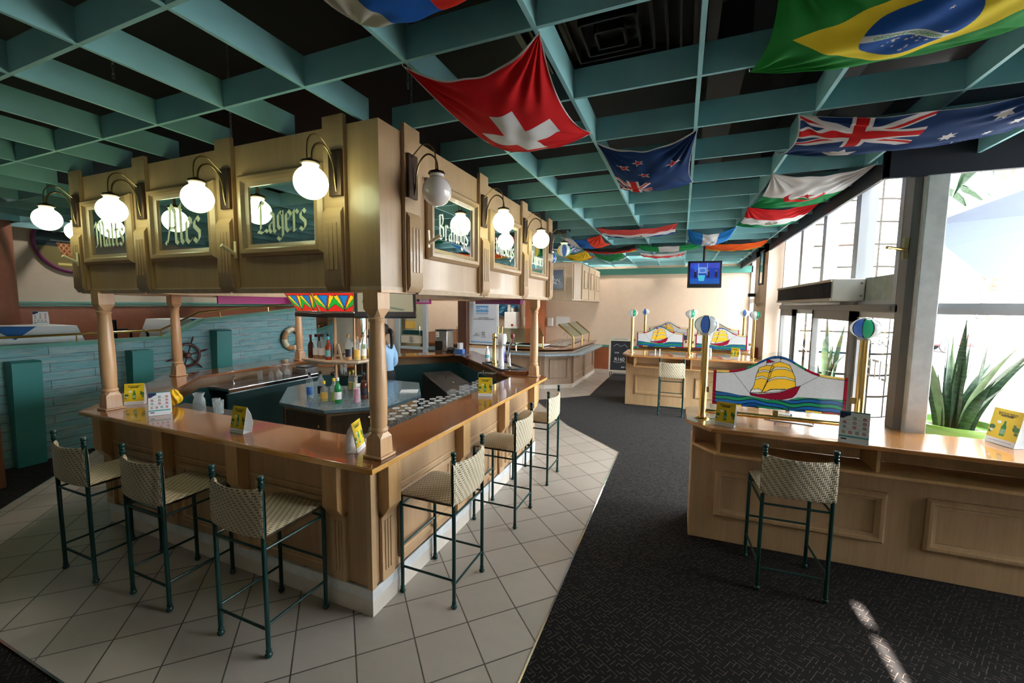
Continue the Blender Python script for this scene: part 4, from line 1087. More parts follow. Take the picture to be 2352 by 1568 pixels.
def drumcol(seed):
    def f(U, V):
        c = np.tile([.75, .03, .02], (len(U), 1)).astype(float); X = U*2 % 1; V = V*2.3
        for (k, tri, col) in ((0, [(-.1, 1.2), (.42, 1.2), (.5, .06), (.2, .5), (0, 0.9)], (.02, .22, .55)), (1, [(.5, .06), (.18, 1.2), (.42, 1.2)], (.02, .22, .55)),
                              (2, [(.5, .05), (-.02, 1.1), (.2, 1.2)], (.95, .68, .02)), (3, [(.5, .05), (1.02, 1.1), (.8, 1.2)], (.95, .68, .02)),
                              (4, [(.5, .05), (-.02, .55), (-.02, 1.1)], (.02, .45, .05)), (5, [(.5, .05), (1.02, .55), (1.02, 1.1)], (.02, .45, .05)), (6, [(.5, .3), (.72, 1.2), (.28, 1.2)], (.02, .22, .55))):
            c[inpoly(X, V, tri)] = col; c[dpoly(X, V, tri, True) < .012] = (.01, .01, .01)
        return c
    return f
PD0 = inset(PD, .03); PD1 = inset(PD, -.16)
for i in range(8):
    a, b = PD0[i], PD0[(i+1) % 8]; a1, b1 = PD1[i], PD1[(i+1) % 8]
    def pos(U, V, a=a, b=b, a1=a1, b1=b1):
        x = (a[0]*(1-U)+b[0]*U)*(1-V)+(a1[0]*(1-U)+b1[0]*U)*V; y = (a[1]*(1-U)+b[1]*U)*(1-V)+(a1[1]*(1-U)+b1[1]*U)*V
        return np.stack([x-CX, y-CY, 2.0+.36*V], 1)
    grid_paint('stained_panel', 90, 60, pos, drumcol(i), 'stained_drum', bb)
    MB().tube([(a[0]-CX, a[1]-CY, 2.0), (a1[0]-CX, a1[1]-CY, 2.36)], .013, 6).build('glazing_rib', 'column_oak', bb)
S1 = 'spirit bottles on the octagonal shelf'
for lb, x, y, pf, bd, cp, lab, fl, h in (
    ('dark brown spirit bottle with red cap at the left end of the shelf', -4.33, 3.86, BP, 'liq_brown', 'cap_red', None, 1, .95),
    ('clear whisky bottle with black cap and amber spirit, second from the left', -4.23, 3.85, BR, 'liq_amber', 'cap_black', 'lab_white', .5, 1.15),
    ('clear whisky bottle with black cap beside the mirror strip', -4.12, 3.84, BR, 'liq_amber', 'cap_black', 'lab_white', .6, 1.18),
    ('red brown spirit bottle with turquoise cap and label', -3.985, 3.81, BP, 'liq_red', 'cap_teal', 'lab_teal', 1, .92),
    ('clear rum bottle with dark label and cork stopper on the shelf corner', -3.72, 3.865, BR, 'liq_amber', 'cap_cork', 'lab_black', .35, 1.2),
    ('yellow whisky bottle on the right facet of the shelf', -3.645, 3.93, BR, 'liq_yellow', 'cap_cork', 'lab_gold', .7, 1.1),
    ('golden whisky bottle furthest right on the shelf', -3.64, 4.03, BP, 'liq_yellow', 'cap_cork', 'lab_white', .75, 1.),
    ('amber bottle behind the golden one, half hidden by the column', -3.65, 4.14, BP, 'liq_amber', 'cap_black', 'lab_gold', .7, .95)):
    bottle(lb, (x, y, ZSH), pf, bd, cp, lab, fl, h, S1)
t = thing('letter_ornament', 'wooden letter A ornament among the bottles on the shelf', 'ornament', (-3.855, 3.83, ZSH))
mb = MB(); mb.cbox((-.035, 0, .1), (.022, .02, .21), T=Matrix.Rotation(R(17), 4, 'Y')); mb.build('left_stroke', 'oak_pale', t)
mb = MB(); mb.cbox((.035, 0, .1), (.022, .02, .21), T=Matrix.Rotation(R(-17), 4, 'Y')); mb.build('right_stroke', 'oak_pale', t)
MB().box(-.045, -.008, .05, .045, .008, .07).build('crossbar', 'oak_pale', t)
S2 = 'spirit bottles on the laminate top'
for lb, x, y, pf, bd, cp, lab, fl, h in (
    ('clear gin bottle with blue label at the left of the laminate top', -4.10, 3.62, BR, 'liq_blue', 'cap_black', 'lab_blue', .6, 1.2),
    ('clear bottle with dark label standing behind the blue labelled one', -4.03, 3.72, BR, 'glass_clear', 'cap_black', 'lab_black', .5, 1.2),
    ('clear bottle with yellow label and yellow cap on the laminate top', -3.82, 3.57, BS, 'liq_yellow', 'cap_yellow', 'lab_gold', .8, 1.),
    ('pale green bottle beside the yellow labelled one', -3.74, 3.64, BR, 'liq_lime', 'cap_yellow', None, .7, 1.),
    ('green gin bottle with white label and white cap', -3.62, 3.58, BR, 'liq_green', 'cap_white', 'lab_white', 1, 1.1),
    ('tall pink gin bottle with clear neck', -3.44, 3.68, BP, 'liq_pink', 'glass_clear', None, .95, 1.),
    ('black liqueur bottle between the pink bottle and the column', -3.50, 3.87, BS, 'liq_brown', 'cap_black', 'lab_black', 1, 1.3),
    ('black square shouldered bottle right behind the column', -3.42, 3.93, BS, 'liq_brown', 'cap_black', None, 1, 1.3)):
    bottle(lb, (x, y, ZB), pf, bd, cp, lab, fl, h, S2)
def glassware(kind, label, loc, group):
    key = 'G'+kind
    if key in TENT: return dup(TENT[key], loc, random.uniform(0, 6), label, group)
    t = MB()
    if kind == 'wine':   # upside down: rim on the mat, foot on top
        t.lathe([(.030, 0), (.036, .03), (.038, .055), (.030, .085), (.006, .10), (.0045, .165), (.010, .172), (.034, .176), (.034, .179), (.001, .180)], seg=20)
    elif kind == 'beer':
        t.lathe([(.034, 0), (.030, .06), (.026, .12), (.030, .15), (.030, .158), (.001, .16)], seg=20)
    elif kind == 'goblet':
        t.lathe([(.036, 0), (.042, .045), (.034, .085), (.012, .10), (.010, .12), (.036, .132), (.036, .137), (.001, .138)], seg=20)
    else:
        t.lathe([(.026, 0), (.029, .004), (.035, .135), (.0335, .135), (.0275, .008), (.001, .008)], seg=20)
    o = t.build('drinking_glass', 'glassware'); o.location = loc; tag(o, label, 'glass', group); TENT[key] = o
    return o
gl = thing('glass_mat', 'dark ledge just below the right counter, carrying the upturned glasses', 'ledge', (-2.3, 3.8, .94))
MB().box(-2.56, 2.65, .92, -2.17, 5.0, .94).build('ledge_board', 'dark_steel', gl, world=True)
for y in (2.7, 3.8, 4.9): MB().box(-2.22, y-.015, .7, -2.18, y+.015, .92).build('ledge_bracket', 'dark_steel', gl, world=True)
i = 0
for r_, x in enumerate((-2.25, -2.345, -2.44)):
    for k in range(20):
        y = 2.80+k*.105+(.05 if r_ % 2 else 0)
        if r_ == 2 and k % 3 == 2: continue
        kind = 'wine' if y < 3.55 else ('goblet' if y < 4.05 else 'beer')
        lb = {'wine': 'upturned stemmed wine glass', 'goblet': 'upturned short goblet', 'beer': 'upturned tall beer glass'}[kind]
        glassware(kind, lb+' standing on the ledge behind the right counter', (x+random.uniform(-.01, .01), y+random.uniform(-.01, .01), .94), {'wine': 'upturned wine glasses on the ledge', 'goblet': 'upturned goblets on the ledge', 'beer': 'upturned beer glasses on the ledge'}[kind])
t = thing('glass_rack', 'wire rack of clear glasses near the beer taps', 'glass rack', (-2.42, 5.05, .94))
for k in range(5): MB().tube([(-.1+.05*k, -.08, .22), (-.1+.05*k, .08, .22)], .003, 6).build('wire', 'chrome', t)
for a in (-.1, .1):
    for b in (-.08, .08): MB().tube([(a, b, 0), (a, b, .24)], .003, 6).build('upright', 'chrome', t)
t = thing('measuring_jug', 'clear glass jug beside the yellow bag on the bar front', 'jug', (-4.38, 2.55, 1.0))
MB().lathe([(.05, 0), (.055, .01), (.05, .12), (.035, .16), (.05, .2), (.048, .2), (.033, .16), (.047, .12), (.05, .012), (.001, .01)], seg=24).build('body', 'glassware', t)
MB().tube([(.05, 0, .17), (.09, 0, .15), (.09, 0, .08), (.055, 0, .06)], .006, 8).build('handle', 'glassware', t)
for x, y, lb in ((-4.18, 2.62, 'clear tumbler on the draining shelf, left of a pair'), (-4.10, 2.55, 'clear tumbler on the draining shelf, right of a pair'), (-4.28, 2.65, 'clear tumbler just behind the glass jug')): glassware('tumbler', lb, (x, y, 1.0), 'tumblers on the draining shelf')
# yellow bag
t = MB(); t.surf(lambda u, v: ((.078+.009*math.sin(7*u*6.283+9*v)+.006*math.sin(3*6.283*u-5*v))*math.sin(math.pi*v)**.7*math.cos(2*math.pi*u)*1.15, (.062+.010*math.sin(5*u*6.283+7*v))*math.sin(math.pi*v)**.7*math.sin(2*math.pi*u), .16*v+.006*math.sin(31*u)*v), 60, 30)
o = t.build('crumpled_bag', 'yellow_bag', None, sharp=180); o.location = (-4.47, 2.38, ZC); tag(o, 'crumpled shiny yellow bag on the bar beside the white card', 'bag')
# inner stainless drainer, left
t = thing('steel_drainer', 'stainless steel sink drainer fitted inside the left and front counters', 'sink', (-5.7, 4.4, .93))
MB().box(-5.99, 3.6, .90, -5.55, 5.25, .94).build('sink_top', 'steel', t, bevel=.006, world=True)
MB().box(-5.56, 3.6, .87, -5.53, 5.25, .93).build('rim', 'chrome', t, world=True)
MB().prism([(-4.80, 2.36), (-3.95, 2.36), (-3.95, 2.75), (-4.96, 2.75)], .96, 1.0).build('draining_shelf', 'dark_steel', t, world=True)
MB().tube([(-5.9, 3.9, .94), (-5.9, 3.9, 1.04), (-5.85, 3.88, 1.06), (-5.78, 3.85, 1.03)], .009, 8).lathe([(.02, 0), (.02, .01)], (-5.9, 3.9, .94), 12).build('tap', 'chrome', t, world=True)
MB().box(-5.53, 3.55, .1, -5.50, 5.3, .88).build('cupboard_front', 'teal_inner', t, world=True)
k = 0
for x, y, kind in ((-5.75, 4.2, 'tumbler'), (-5.8, 4.42, 'wine'), (-5.72, 4.5, 'wine'), (-5.82, 4.56, 'wine'), (-5.74, 4.66, 'wine'), (-5.84, 4.72, 'wine')):
    glassware(kind, 'large clear tumbler alone on the left drainer' if kind == 'tumbler' else 'upturned wine glass on the left steel drainer', (x, y, .94), 'glasses on the left drainer')
t = thing('glass_washer_tray', 'grey plastic tray and black machine on the left drainer', 'tray', (-5.75, 5.0, .94))
MB().box(-.16, -.13, 0, .16, .13, .09).build('tray', 'steel', t, bevel=.01); MB().box(-.1, -.1, .09, .1, .1, .11).build('lid', 'black_plastic', t, bevel=.006)
# back right: under counter fridge
Tf, Lf = seg_frame((-2.45, 5.22), (-4.2, 6.97))
mb = MB(); mb.T = Tf
t = thing('bottle_fridge', 'long dark stainless bottle fridge under the rear right counter', 'fridge', (-3.0, 5.5, 0))
mb.box(.15, -.55, .05, 2.2, -.05, .80); mb.build('cabinet', 'dark_steel', t, bevel=.006, world=True)
mb = MB(); mb.T = Tf; mb.box(.15, -.56, .80, 2.2, -.03, .83); mb.build('top', 'steel_d', t, bevel=.004, world=True)
for k in range(4):
    mb = MB(); mb.T = Tf; mb.lathe([(.02, 0), (.02, .02), (.01, .03)], (.45+k*.48, -.3, .83), 12); mb.build('lid_knob', 'chrome', t, world=True)
# ---- beer taps on the back right counter
dt = thing('drip_tray', 'black rimmed steel drip tray under the beer taps', 'drip tray', (-2.62, 6.05, ZC), R(135))
MB().box(-.42, -.2, 0, .42, .2, .012).build('tray', 'steel', dt, bevel=.004); MB().box(-.43, -.21, 0, .43, -.19, .03).box(-.43, .19, 0, .43, .21, .03).box(-.43, -.21, 0, -.41, .21, .03).box(.41, -.21, 0, .43, .21, .03).build('rim', 'black_plastic', dt)
def tap_font(label, loc, rz, kind):
    t = thing('beer_tap', label, 'beer tap', loc, rz, 'beer taps')
    if kind == 'brass':
        MB().lathe([(.045, 0), (.05, .02), (.04, .05), (.032, .08), (.030, .38), (.034, .40), (.036, .46), (.028, .50), (.001, .51)], seg=24).build('tower', 'brass', t)
        MB().tube([(0, 0, .44), (.0, -.08, .44), (0, -.16, .44)], [.018, .014, .010], 12).build('arm', 'brass', t)
        for s_ in (-.03, .05):
            MB().tube([(s_, -.10, .44), (s_, -.16, .44), (s_, -.17, .40), (s_-.005, -.18, .30)], [.012, .012, .009, .006], 10).build('spout', 'chrome', t)
            MB().lathe([(.006, .45), (.008, .50), (.012, .56), (.012, .60), (.016, .605), (.014, .62), (.001, .625)], (s_, -.15, 0), 12).build('handle', 'brass', t)
    elif kind == 'white':
        def tw(u, v):
            a = 2*math.pi*u; z = v*.52; rx = .038+.014*abs(2*v-.7)+.022*math.sin(math.pi*min(1, max(0, (v-.6)/.4)))
            return (math.cos(a)*rx, math.sin(a)*rx*1.15-.04*math.sin(math.pi*max(0, v-.5)), z)
        MB().surf(tw, 24, 26).build('tower', 'white_paint', t)
        MB().tube([(.03+.0*z, -.035-.01*math.sin(z*8), .05+z) for z in np.linspace(0, .42, 14)], .006, 6).build('light_strip', 'blue_light', t)
        MB().lathe([(.05, 0), (.05, .015), (.035, .03)], seg=24).build('base', 'chrome', t)
        MB().tube([(0, -.05, .36), (0, -.1, .35), (0, -.13, .30), (-.01, -.135, .22)], [.013, .011, .009, .007], 10).build('spout', 'chrome', t)
        MB().tube([(0, -.09, .37), (.0, -.075, .44), (0, -.06, .50)], [.008, .010, .006], 8).build('handle', 'black_plastic', t)
    else:
        MB().tube([(0, 0, 0), (0, 0, .03), (.0, .01, .18), (.0, -.005, .30), (0, -.04, .38), (0, -.07, .40)], [.05, .028, .022, .020, .018, .016], 16).build('tower', 'chrome', t)
        MB().tube([(0, -.06, .40), (0, -.14, .39), (0, -.17, .36), (0, -.175, .28)], [.012, .010, .008, .006], 10).build('spout', 'chrome', t)
        MB().lathe([(.008, .41), (.010, .45), (.028, .47), (.034, .50), (.030, .53), (.001, .55)], (0, -.08, 0), 16).build('handle', 'red_handle', t)
tap_font('brass beer tap tower with two tall handles', (-2.86, 6.23, ZC+.012), R(60), 'brass')
tap_font('curved white beer tap tower with a blue light strip', (-2.66, 6.06, ZC+.012), R(50), 'white')
tap_font('slim chrome beer tap with a dark red round handle', (-2.46, 5.92, ZC+.012), R(60), 'chrome')
t = thing('spray_bottle', 'translucent spray bottle with a turquoise label on the rear counter', 'spray bottle', (-3.22, 6.72, ZC))
MB().lathe([(.04, 0), (.045, .01), (.045, .11), (.035, .15), (.015, .19), (.013, .21)], seg=20).build('body', 'white_paint', t)
MB().lathe([(.0455, .03), (.0455, .09)], seg=20).build('label_band', 'lab_teal', t)
MB().box(-.015, -.04, .21, .015, .015, .245).build('trigger_head', 'card_white', t, bevel=.005)
MB().box(-1.95+.08, 5.0, ZC, -1.95+.1, 5.02, ZC)  if 0 else None
t = thing('wooden_ledge', 'low wooden rail box at the far end of the right counter beside the taps', 'shelf', (-2.05, 5.55, ZC))
MB().box(-.28, -.12, 0, .1, -.09, .05).box(.07, -.12, 0, .10, .15, .06).build('rail', 'varnish_x', t, bevel=.003)
# things on the rear counter
t = thing('coffee_machine', 'tall stainless steel machine with an energy sticker on the rear counter', 'drinks machine', (-4.75, 7.75, ZC))
MB().box(-.14, -.14, 0, .14, .14, .42).build('casing', 'steel', t, bevel=.01); MB().box(-.15, -.15, .42, .15, .15, .445).build('lid', 'black_plastic', t, bevel=.008)
MB().box(-.13, -.145, .28, -.05, -.14, .40).build('energy_sticker', 'card_white', t); MB().box(-.12, -.148, .31, -.08, -.146, .325).build('sticker_bars', 'lab_gold', t)
MB().box(-.14, -.16, 0, .02, -.145, .2).build('front_panel', 'dark_steel', t)
t = thing('card_terminal', 'black phone and payment terminal on the rear counter', 'card terminal', (-4.35, 7.35, ZC))
MB().prism([(-.1, -.07), (.1, -.07), (.1, .07), (-.1, .07)], 0, .07, [(-.08, -.02), (.08, -.02), (.08, .06), (-.08, .06)]).build('body', 'black_plastic', t, bevel=.008)
MB().tube([(-.09, 0, .08), (0, 0, .1), (.09, 0, .08)], .014, 8).build('handset', 'black_plastic', t)
t = thing('leaflet_box', 'dark blue box holding upright leaflets on the rear counter', 'leaflet holder', (-4.1, 7.28, ZC))
MB().box(-.08, -.05, 0, .08, .05, .09).build('box', 'lab_blue', t, bevel=.003)
for k in range(3): MB().cbox((-.03+.03*k, 0, .12), (.07, .003, .2), rz=.2*k).build('leaflet', 'card_white', t)
tag(MB().cbox((-3.95, 7.1, ZC+.004), (.3, .2, .008), rz=.7).build('magazine', 'shade_blue'), 'flat magazine lying on the rear counter by the blue box', 'magazine')
tag(MB().cbox((-5.35, 6.45, ZC+.003), (.2, .14, .006), rz=.7).build('paper_sheet', 'card_white'), 'white paper sheet lying on the rear left counter', 'paper')
tag(MB().cbox((-3.25, 4.42, ZB+.006), (.22, .18, .012), rz=.5).build('napkin', 'cloth_white'), 'folded white napkin on the right of the blue laminate top', 'napkin')
# hanging television over the bar
def tvcol(kind):
    def f(U, V):
        c = np.zeros((len(U), 3))
        if kind == 'sport':
            c[:] = (.36, .32, .20); c[V > .62] = (.05, .14, .17); c[(V > .66) & (V < .76) & (U > .1) & (U < .55)] = (.45, .06, .05)
            c[(V > .60) & (V < .63) & ((U*14 % 1) < .5)] = (.3, .3, .25)
            for p in ([(.08, .3), (.16, .95), (.2, .95), (.12, .3)], [(.3, .28), (.38, .95), (.45, .95), (.34, .28)]): c[inpoly(U, V, p)] = (.02, .02, .03)
            c[inpoly(U, V, [(.3, .26), (.85, .08), (.8, .03), (.45, .15)])] = (.12, .17, .10); c[inpoly(U, V, [(.1, .3), (.4, .2), (.5, .1), (.3, .18)])] = (.15, .2, .2)
        else:
            c[:] = (.01, .05, .50); c[V > .75] = (.05, .08, .60); c[np.hypot(U-.25, V-.8) < .15] = (.03, .12, .8)
            c[(V < .25)] = (.01, .12, .55); c[(np.abs(U-.42) < .13) & (V > .50) & (V < .8)] = (.25, .5, .9); c[(np.abs(U-.42) < .09) & (V > .56) & (V < .72)] = (.08, .2, .7)
            c[inpoly(U, V, [(.27, .42), (.52, .42), (.48, .14), (.30, .14)])] = (.08, .62, .85)
            for x in (.18, .62, .88): c[inpoly(U, V, [(x-.05, .3), (x+.05, .3), (x+.04, .58), (x-.04, .58)])] = (.01, .01, .03); c[np.hypot(U-x, (V-.62)) < .028] = (.35, .2, .15)
            c[(np.abs(U-.28) < .006) & (V > .3) | (np.abs(U-.58) < .006) & (V > .4)] = (.5, .7, .9)
        return c
    return f
def tv(label, loc, rz, tilt, w, h, kind, pole):
    t = thing('television', label, 'television', loc, rz)
    TX = Matrix.Rotation(tilt, 4, 'X')
    m = MB(); m.T = TX; m.box(-w/2-.035, -.02, -h/2-.065, w/2+.035, .05, h/2+.035); m.build('housing', 'black_plastic', t, bevel=.006)
    o = grid_paint('screen', 140, 90, lambda U, V: np.stack([(U-.5)*w, np.full(len(U), -.0225), (V-.5)*h], 1), tvcol(kind), 'screen', t); o.data.transform(TX)
    m = MB(); m.T = TX; m.box(-.12, .05, -.12, .12, .1, .12); m.build('mount', 'black_soft', t, bevel=.006)
    MB().tube([(0, .1, 0), (0, .14, .1), (0, .14, pole)], .02, 10).build('ceiling_pole', 'dark_steel', t)
    return t
tv('television hung under the canopy showing a beach sports picture', (-3.22, 3.95, 2.17), R(42), R(-14), .62, .36, 'sport', .66)
tv('television hung from the slatted ceiling showing a blue studio', (.345, 7.95, 2.66), R(6), R(-4), .47, .36, 'studio', 1.28)
t = thing('advert_lightbox', 'magenta framed drinks advert hung behind the television', 'advert', (-4.9, 6.9, 2.25), R(18))
MB().box(-.32, -.02, -.16, .32, .02, .16).build('frame', 'magenta', t)
def adcol(U, V):
    c = np.tile([.70, .55, .68], (len(U), 1)); c[(U > .35) & (U < .5) & (V > .1) & (V < .9)] = (.75, .70, .60); c[(U > .55) & (U < .66) & (V > .05) & (V < .75)] = (.08, .09, .12)
    c[(U > .05) & (U < .3) & (V > .5)] = (.35, .3, .4); c[(np.abs(V-.5) < .1) & (U > .57) & (U < .64)] = (.7, .75, .7); return c
grid_paint('poster', 60, 30, lambda U, V: np.stack([(U-.5)*.58, np.full(len(U), -.021), (V-.5)*.26], 1), adcol, 'print_gloss', t)

# ---------------------------------------------------------------- window counters with brass posts
def window_counter(name_l, x0, y0, x1, front, depth, base_y, label_top, label_base, right_open):
    top = thing('countertop', label_top, 'countertop', (x0, y0, ZC))
    poly = [(x0, front+.28), (x0+.18, front+.02), (x0+.9, front+.03), (x1, front), (x1, depth-(.0)), (x0+.18, depth), (x0, depth-.2)]
    if right_open: poly = [(x0, 3.92), (x0+.19, 3.69), (1.3, 3.70), (x1, 3.60), (x1, 4.24), (1.715, 4.24), (1.66, 4.45), (1.35, 4.62), (.25, 4.62), (x0, 4.4)]
    MB().prism(poly, ZC-CT, ZC).build('top_board', 'island_top', top, bevel=.006, world=True)
    b = thing('window_counter', label_base, 'counter', (x0+.06, base_y, 0))
    bp = [(x0+.06, base_y+.0), (x1, base_y+(.12 if right_open else .06)), (x1, depth-.03), (x0+.06, depth-.1)]
    if right_open: bp = [(.14, 3.98), (x1, 4.12), (x1, 4.235), (1.71, 4.235), (1.63, 4.40), (1.33, 4.56), (.28, 4.56), (.14, 4.42)]
    MB().prism(bp, 0, .86).build('panel_box', 'panel_oak2', b, world=True, bevel=.003)
    f0 = (3.76 if right_open else front+.08)
    sh = [(x0+.06, base_y-.0), (x0+.24, f0), (x1, f0-.03), (x1, base_y+.1), (x0+.06, base_y+.1)]
    MB().prism(sh, .855, .88).build('shelf_board', 'oak_warm', b, world=True, bevel=.003)
    xs = [x0+.07, x0+.26] + [x0+.26+k*1.06 for k in (1, 2, 3) if x0+.26+k*1.06 < x1]
    for i, x in enumerate(xs):
        y = base_y if i == 0 else f0+.02
        MB().box(x-.011, y, .88, x+.011, base_y+.12, ZC-CT).build('divider', 'oak_warm', b, world=True)
    MB().box(x0+.08, base_y+.1, .88, x1, base_y+.12, ZC-CT).build('back_panel', 'panel_oak2', b, world=True)
    T, L = seg_frame((x0+.06, base_y), (x1, base_y+(.12 if right_open else .06)))
    for p, q in (((.20, 1.42), (1.66, 2.9)) if right_open else ((.18, 1.18), (1.35, 2.3))):
        m = MB(); m.T = T; moulding(m, p, .235, q, .65, .07, .03); m.build('panel_moulding', 'panel_oak2', b, world=True)
    return top
def brass_post(label, x, y, cols, group, h=.86, r=.03, z=ZC):
    t = thing('globe_post', label, 'lamp post', (x, y, z), 0, group)
    MB().lathe([(.062, 0), (.062, .006), (.05, .012), (r+.004, .018)], seg=28).build('floor_flange', 'brass', t)
    MB().lathe([(r, .01), (r, h-.11)], seg=28).build('tube', 'brass', t)
    MB().lathe([(r+.002, h-.115), (.048, h-.11), (.05, h-.095), (.044, h-.09)], seg=28).build('collar', 'dirty_white', t)
    ball_globe('striped_globe', t, (0, 0, h-.02), .098, cols, .80, 9)
    MB().lathe([(.02, h+.045), (.03, h+.05), (.03, h+.058), (.02, h+.06)], seg=20).build('top_ring', 'brass', t)
    return t
def ship_paint(nm):
    s = 1/927.
    def q(px, py): return ((px-215)*s, (760+(px-215)*.0755-py)*.00149)
    sea = [q(*p) for p in ((215, 672), (330, 688), (420, 706), (490, 712), (620, 735), (760, 740), (830, 722), (930, 726), (1142, 740), (1142, 900), (215, 900))]
    hull = [q(*p) for p in ((490, 690), (560, 700), (700, 690), (840, 648), (815, 700), (790, 722), (720, 735), (640, 732), (560, 718), (500, 706))]
    sl = [q(*p) for p in ((495, 688), (520, 640), (530, 580), (548, 532), (600, 518), (650, 524), (625, 600), (575, 692))]
    sr = [q(*p) for p in ((575, 692), (612, 610), (625, 550), (642, 508), (690, 498), (760, 522), (780, 560), (800, 600), (808, 655), (740, 672), (640, 672))]
    wl = [[q(*p) for p in L] for L in (((500, 668), (555, 664), (585, 680), (555, 690), (495, 688)), ((528, 592), (575, 584), (622, 604), (620, 612), (575, 596), (526, 606)), ((545, 552), (590, 545), (628, 555), (626, 565), (590, 556), (543, 563)),
          ((615, 612), (660, 592), (730, 592), (802, 612), (802, 622), (730, 604), (660, 604), (610, 624)), ((632, 548), (665, 530), (730, 534), (780, 556), (782, 564), (730, 546), (668, 544), (630, 560)), ((590, 690), (640, 668), (740, 668), (700, 684)))]
    flags_ = [[q(*p) for p in L] for L in (((598, 478), (655, 498), (598, 504)), ((694, 452), (785, 474), (740, 470), (694, 484)))]
    rig = [[q(*p) for p in L] for L in (((365, 556), (490, 690)), ((962, 590), (840, 650)), ((598, 450), (598, 520)), ((692, 432), (692, 500)))]
    def top(X):  # height of the arched top at x in 0..1
        return .335+.165*np.exp(-((X-.50)/.21)**2)-.004
    def col(X, Z):
        c = np.tile([.60, .60, .60], (len(X), 1)).astype(float); lead = np.zeros(len(X), bool); lw = .0035
        c *= (1+.08*np.sin(X*160+6*np.sin(Z*90))*np.sin(Z*190+5*np.sin(X*70)))[:, None]
        def area(poly, colr):
            nonlocal lead
            m = inpoly(X, Z, poly); c[m] = colr; lead |= dpoly(X, Z, poly, True) < lw*.6
        sm = inpoly(X, Z, sea); ph = (Z+.014*np.sin(X*13)+.006*np.sin(X*31+1)+.03*X)/.034; k = np.floor(ph).astype(int)
        pal = np.array([(.01, .10, .32), (.02, .16, .42), (.02, .30, .14), (.02, .14, .36), (.03, .38, .18), (.02, .20, .42)]); c[sm] = pal[k % 6][sm]
        lead |= sm & (np.abs(ph-np.round(ph)) < .11); lead |= dpoly(X, Z, sea, True) < lw*.5
        area(hull, (.33, .01, .04)); area(sl, (.80, .55, .05)); area(sr, (.82, .57, .05))
        for w_ in wl: area(w_, (.72, .72, .68))
        for w_ in flags_: area(w_, (.4, .01, .04))
        for L in rig: lead |= dpoly(X, Z, L) < lw*.45
        tp = top(X); bw = .021
        m = Z > tp-bw; seg = np.digitize(X, [.13, .26, .345, .475, .62, .70, .80, .88]); pt = np.array([(.75, .58, .18), (.40, .01, .04), (.02, .28, .14), (.02, .12, .34), (.02, .12, .34), (.03, .30, .16), (.40, .01, .04), (.75, .58, .18), (.75, .58, .18)])
        c[m] = pt[seg][m]; lead |= np.abs(Z-(tp-bw)) < lw*.6
        for b in (.13, .26, .345, .475, .62, .70, .80): lead |= m & (np.abs(X-b) < lw*.6)
        for a, b in ((0, .022), (.978, 1)):
            m = (X >= a) & (X <= b); c[m] = (.38, .01, .04)
        lead |= (np.abs(X-.022) < lw*.5) | (np.abs(X-.978) < lw*.5)
        m = (Z < .022) & (X > .022) & (X < .978); seg = np.digitize(X, [.13, .24, .36, .48, .60, .72, .84]); pb = np.array([(.35, .01, .04), (.75, .55, .1), (.02, .12, .3), (.02, .28, .14), (.02, .26, .13), (.02, .14, .32), (.78, .6, .15), (.35, .01, .04)])
        c[m] = pb[seg][m]; lead |= m & (np.abs(Z-.022) < lw)
        for b in (.13, .24, .36, .48, .60, .72, .84): lead |= m & (np.abs(X-b) < lw*.6)
        c[lead] = (.012, .015, .02)
        return c
    return top, col
def stained_panel(label, x, y, w, nx, ny, group, z=ZC):
    top, col = ship_paint('x')
    t = thing('stained_glass_panel', label, 'stained glass panel', (x, y, z), 0, group); t['_w'] = (x, y, z)
    zb = .14; hs = .95
    def pos(U, V): return np.stack([(U-.5)*w, np.zeros(len(U)), zb+V*top(U)*hs*w], 1)
    grid_paint('ship_glass', nx, ny, pos, lambda U, V: col(U, V*top(U)), 'stained', t, solid=.004)
    # clear acrylic sheet carrying the glass
    out = [(-w/2-.035, zb-.035)]+[(w/2+.035, zb-.035)]+[(w/2+.035-(w+.07)*k/24, zb+float(top(np.array([1-k/24])) [0])*hs*w+.035) for k in range(25)]
    MB().slab([(p[0], p[1]) for p in out], .004, .010, 1).build('acrylic_sheet', 'acrylic', t, flat=True)
    for sx in (-1, 1): MB().box(sx*(w/2+.045)-.02, -.008, zb+.10, sx*(w/2+.045)+.02, .016, zb+.15).build('clip', 'old_brass', t, bevel=.003)
    return t
BR_G = 'brass globe posts on the front window counter'
window_counter('a', .08, 3.9, 4.4, 3.6, 4.6, 3.98, 'glossy wooden counter top in front of the windows, carrying a clipboard', 'oak panelled window counter with open shelf cubbies at the right', True)
brass_post('left brass post with blue and green striped globe on the window counter', .21, 4.0, [BLUE, WHT, GREEN, WHT, GREEN, WHT, BLUE, WHT, WHT], BR_G)
brass_post('right brass post with blue and white striped globe by the window', 1.33, 4.0, [WHT, BLUE, WHT, WHT, WHT, BLUE, GREEN, WHT, WHT], BR_G)
stained_panel('stained glass panel with a yellow sailed red ship, the large near one', .765, 4.0, .96, 560, 260, 'stained glass ship panels')
t = thing('brass_rail', 'brass foot of the near stained glass panel running between two posts', 'rail', (.77, 4.0, ZC+.07))
MB().tube([(-.54, 0, 0), (.54, 0, 0)], .02, 14).build('rail', 'brass', t); MB().box(-.02, -.012, .01, .02, .012, .06).build('clip', 'old_brass', t, bevel=.003)
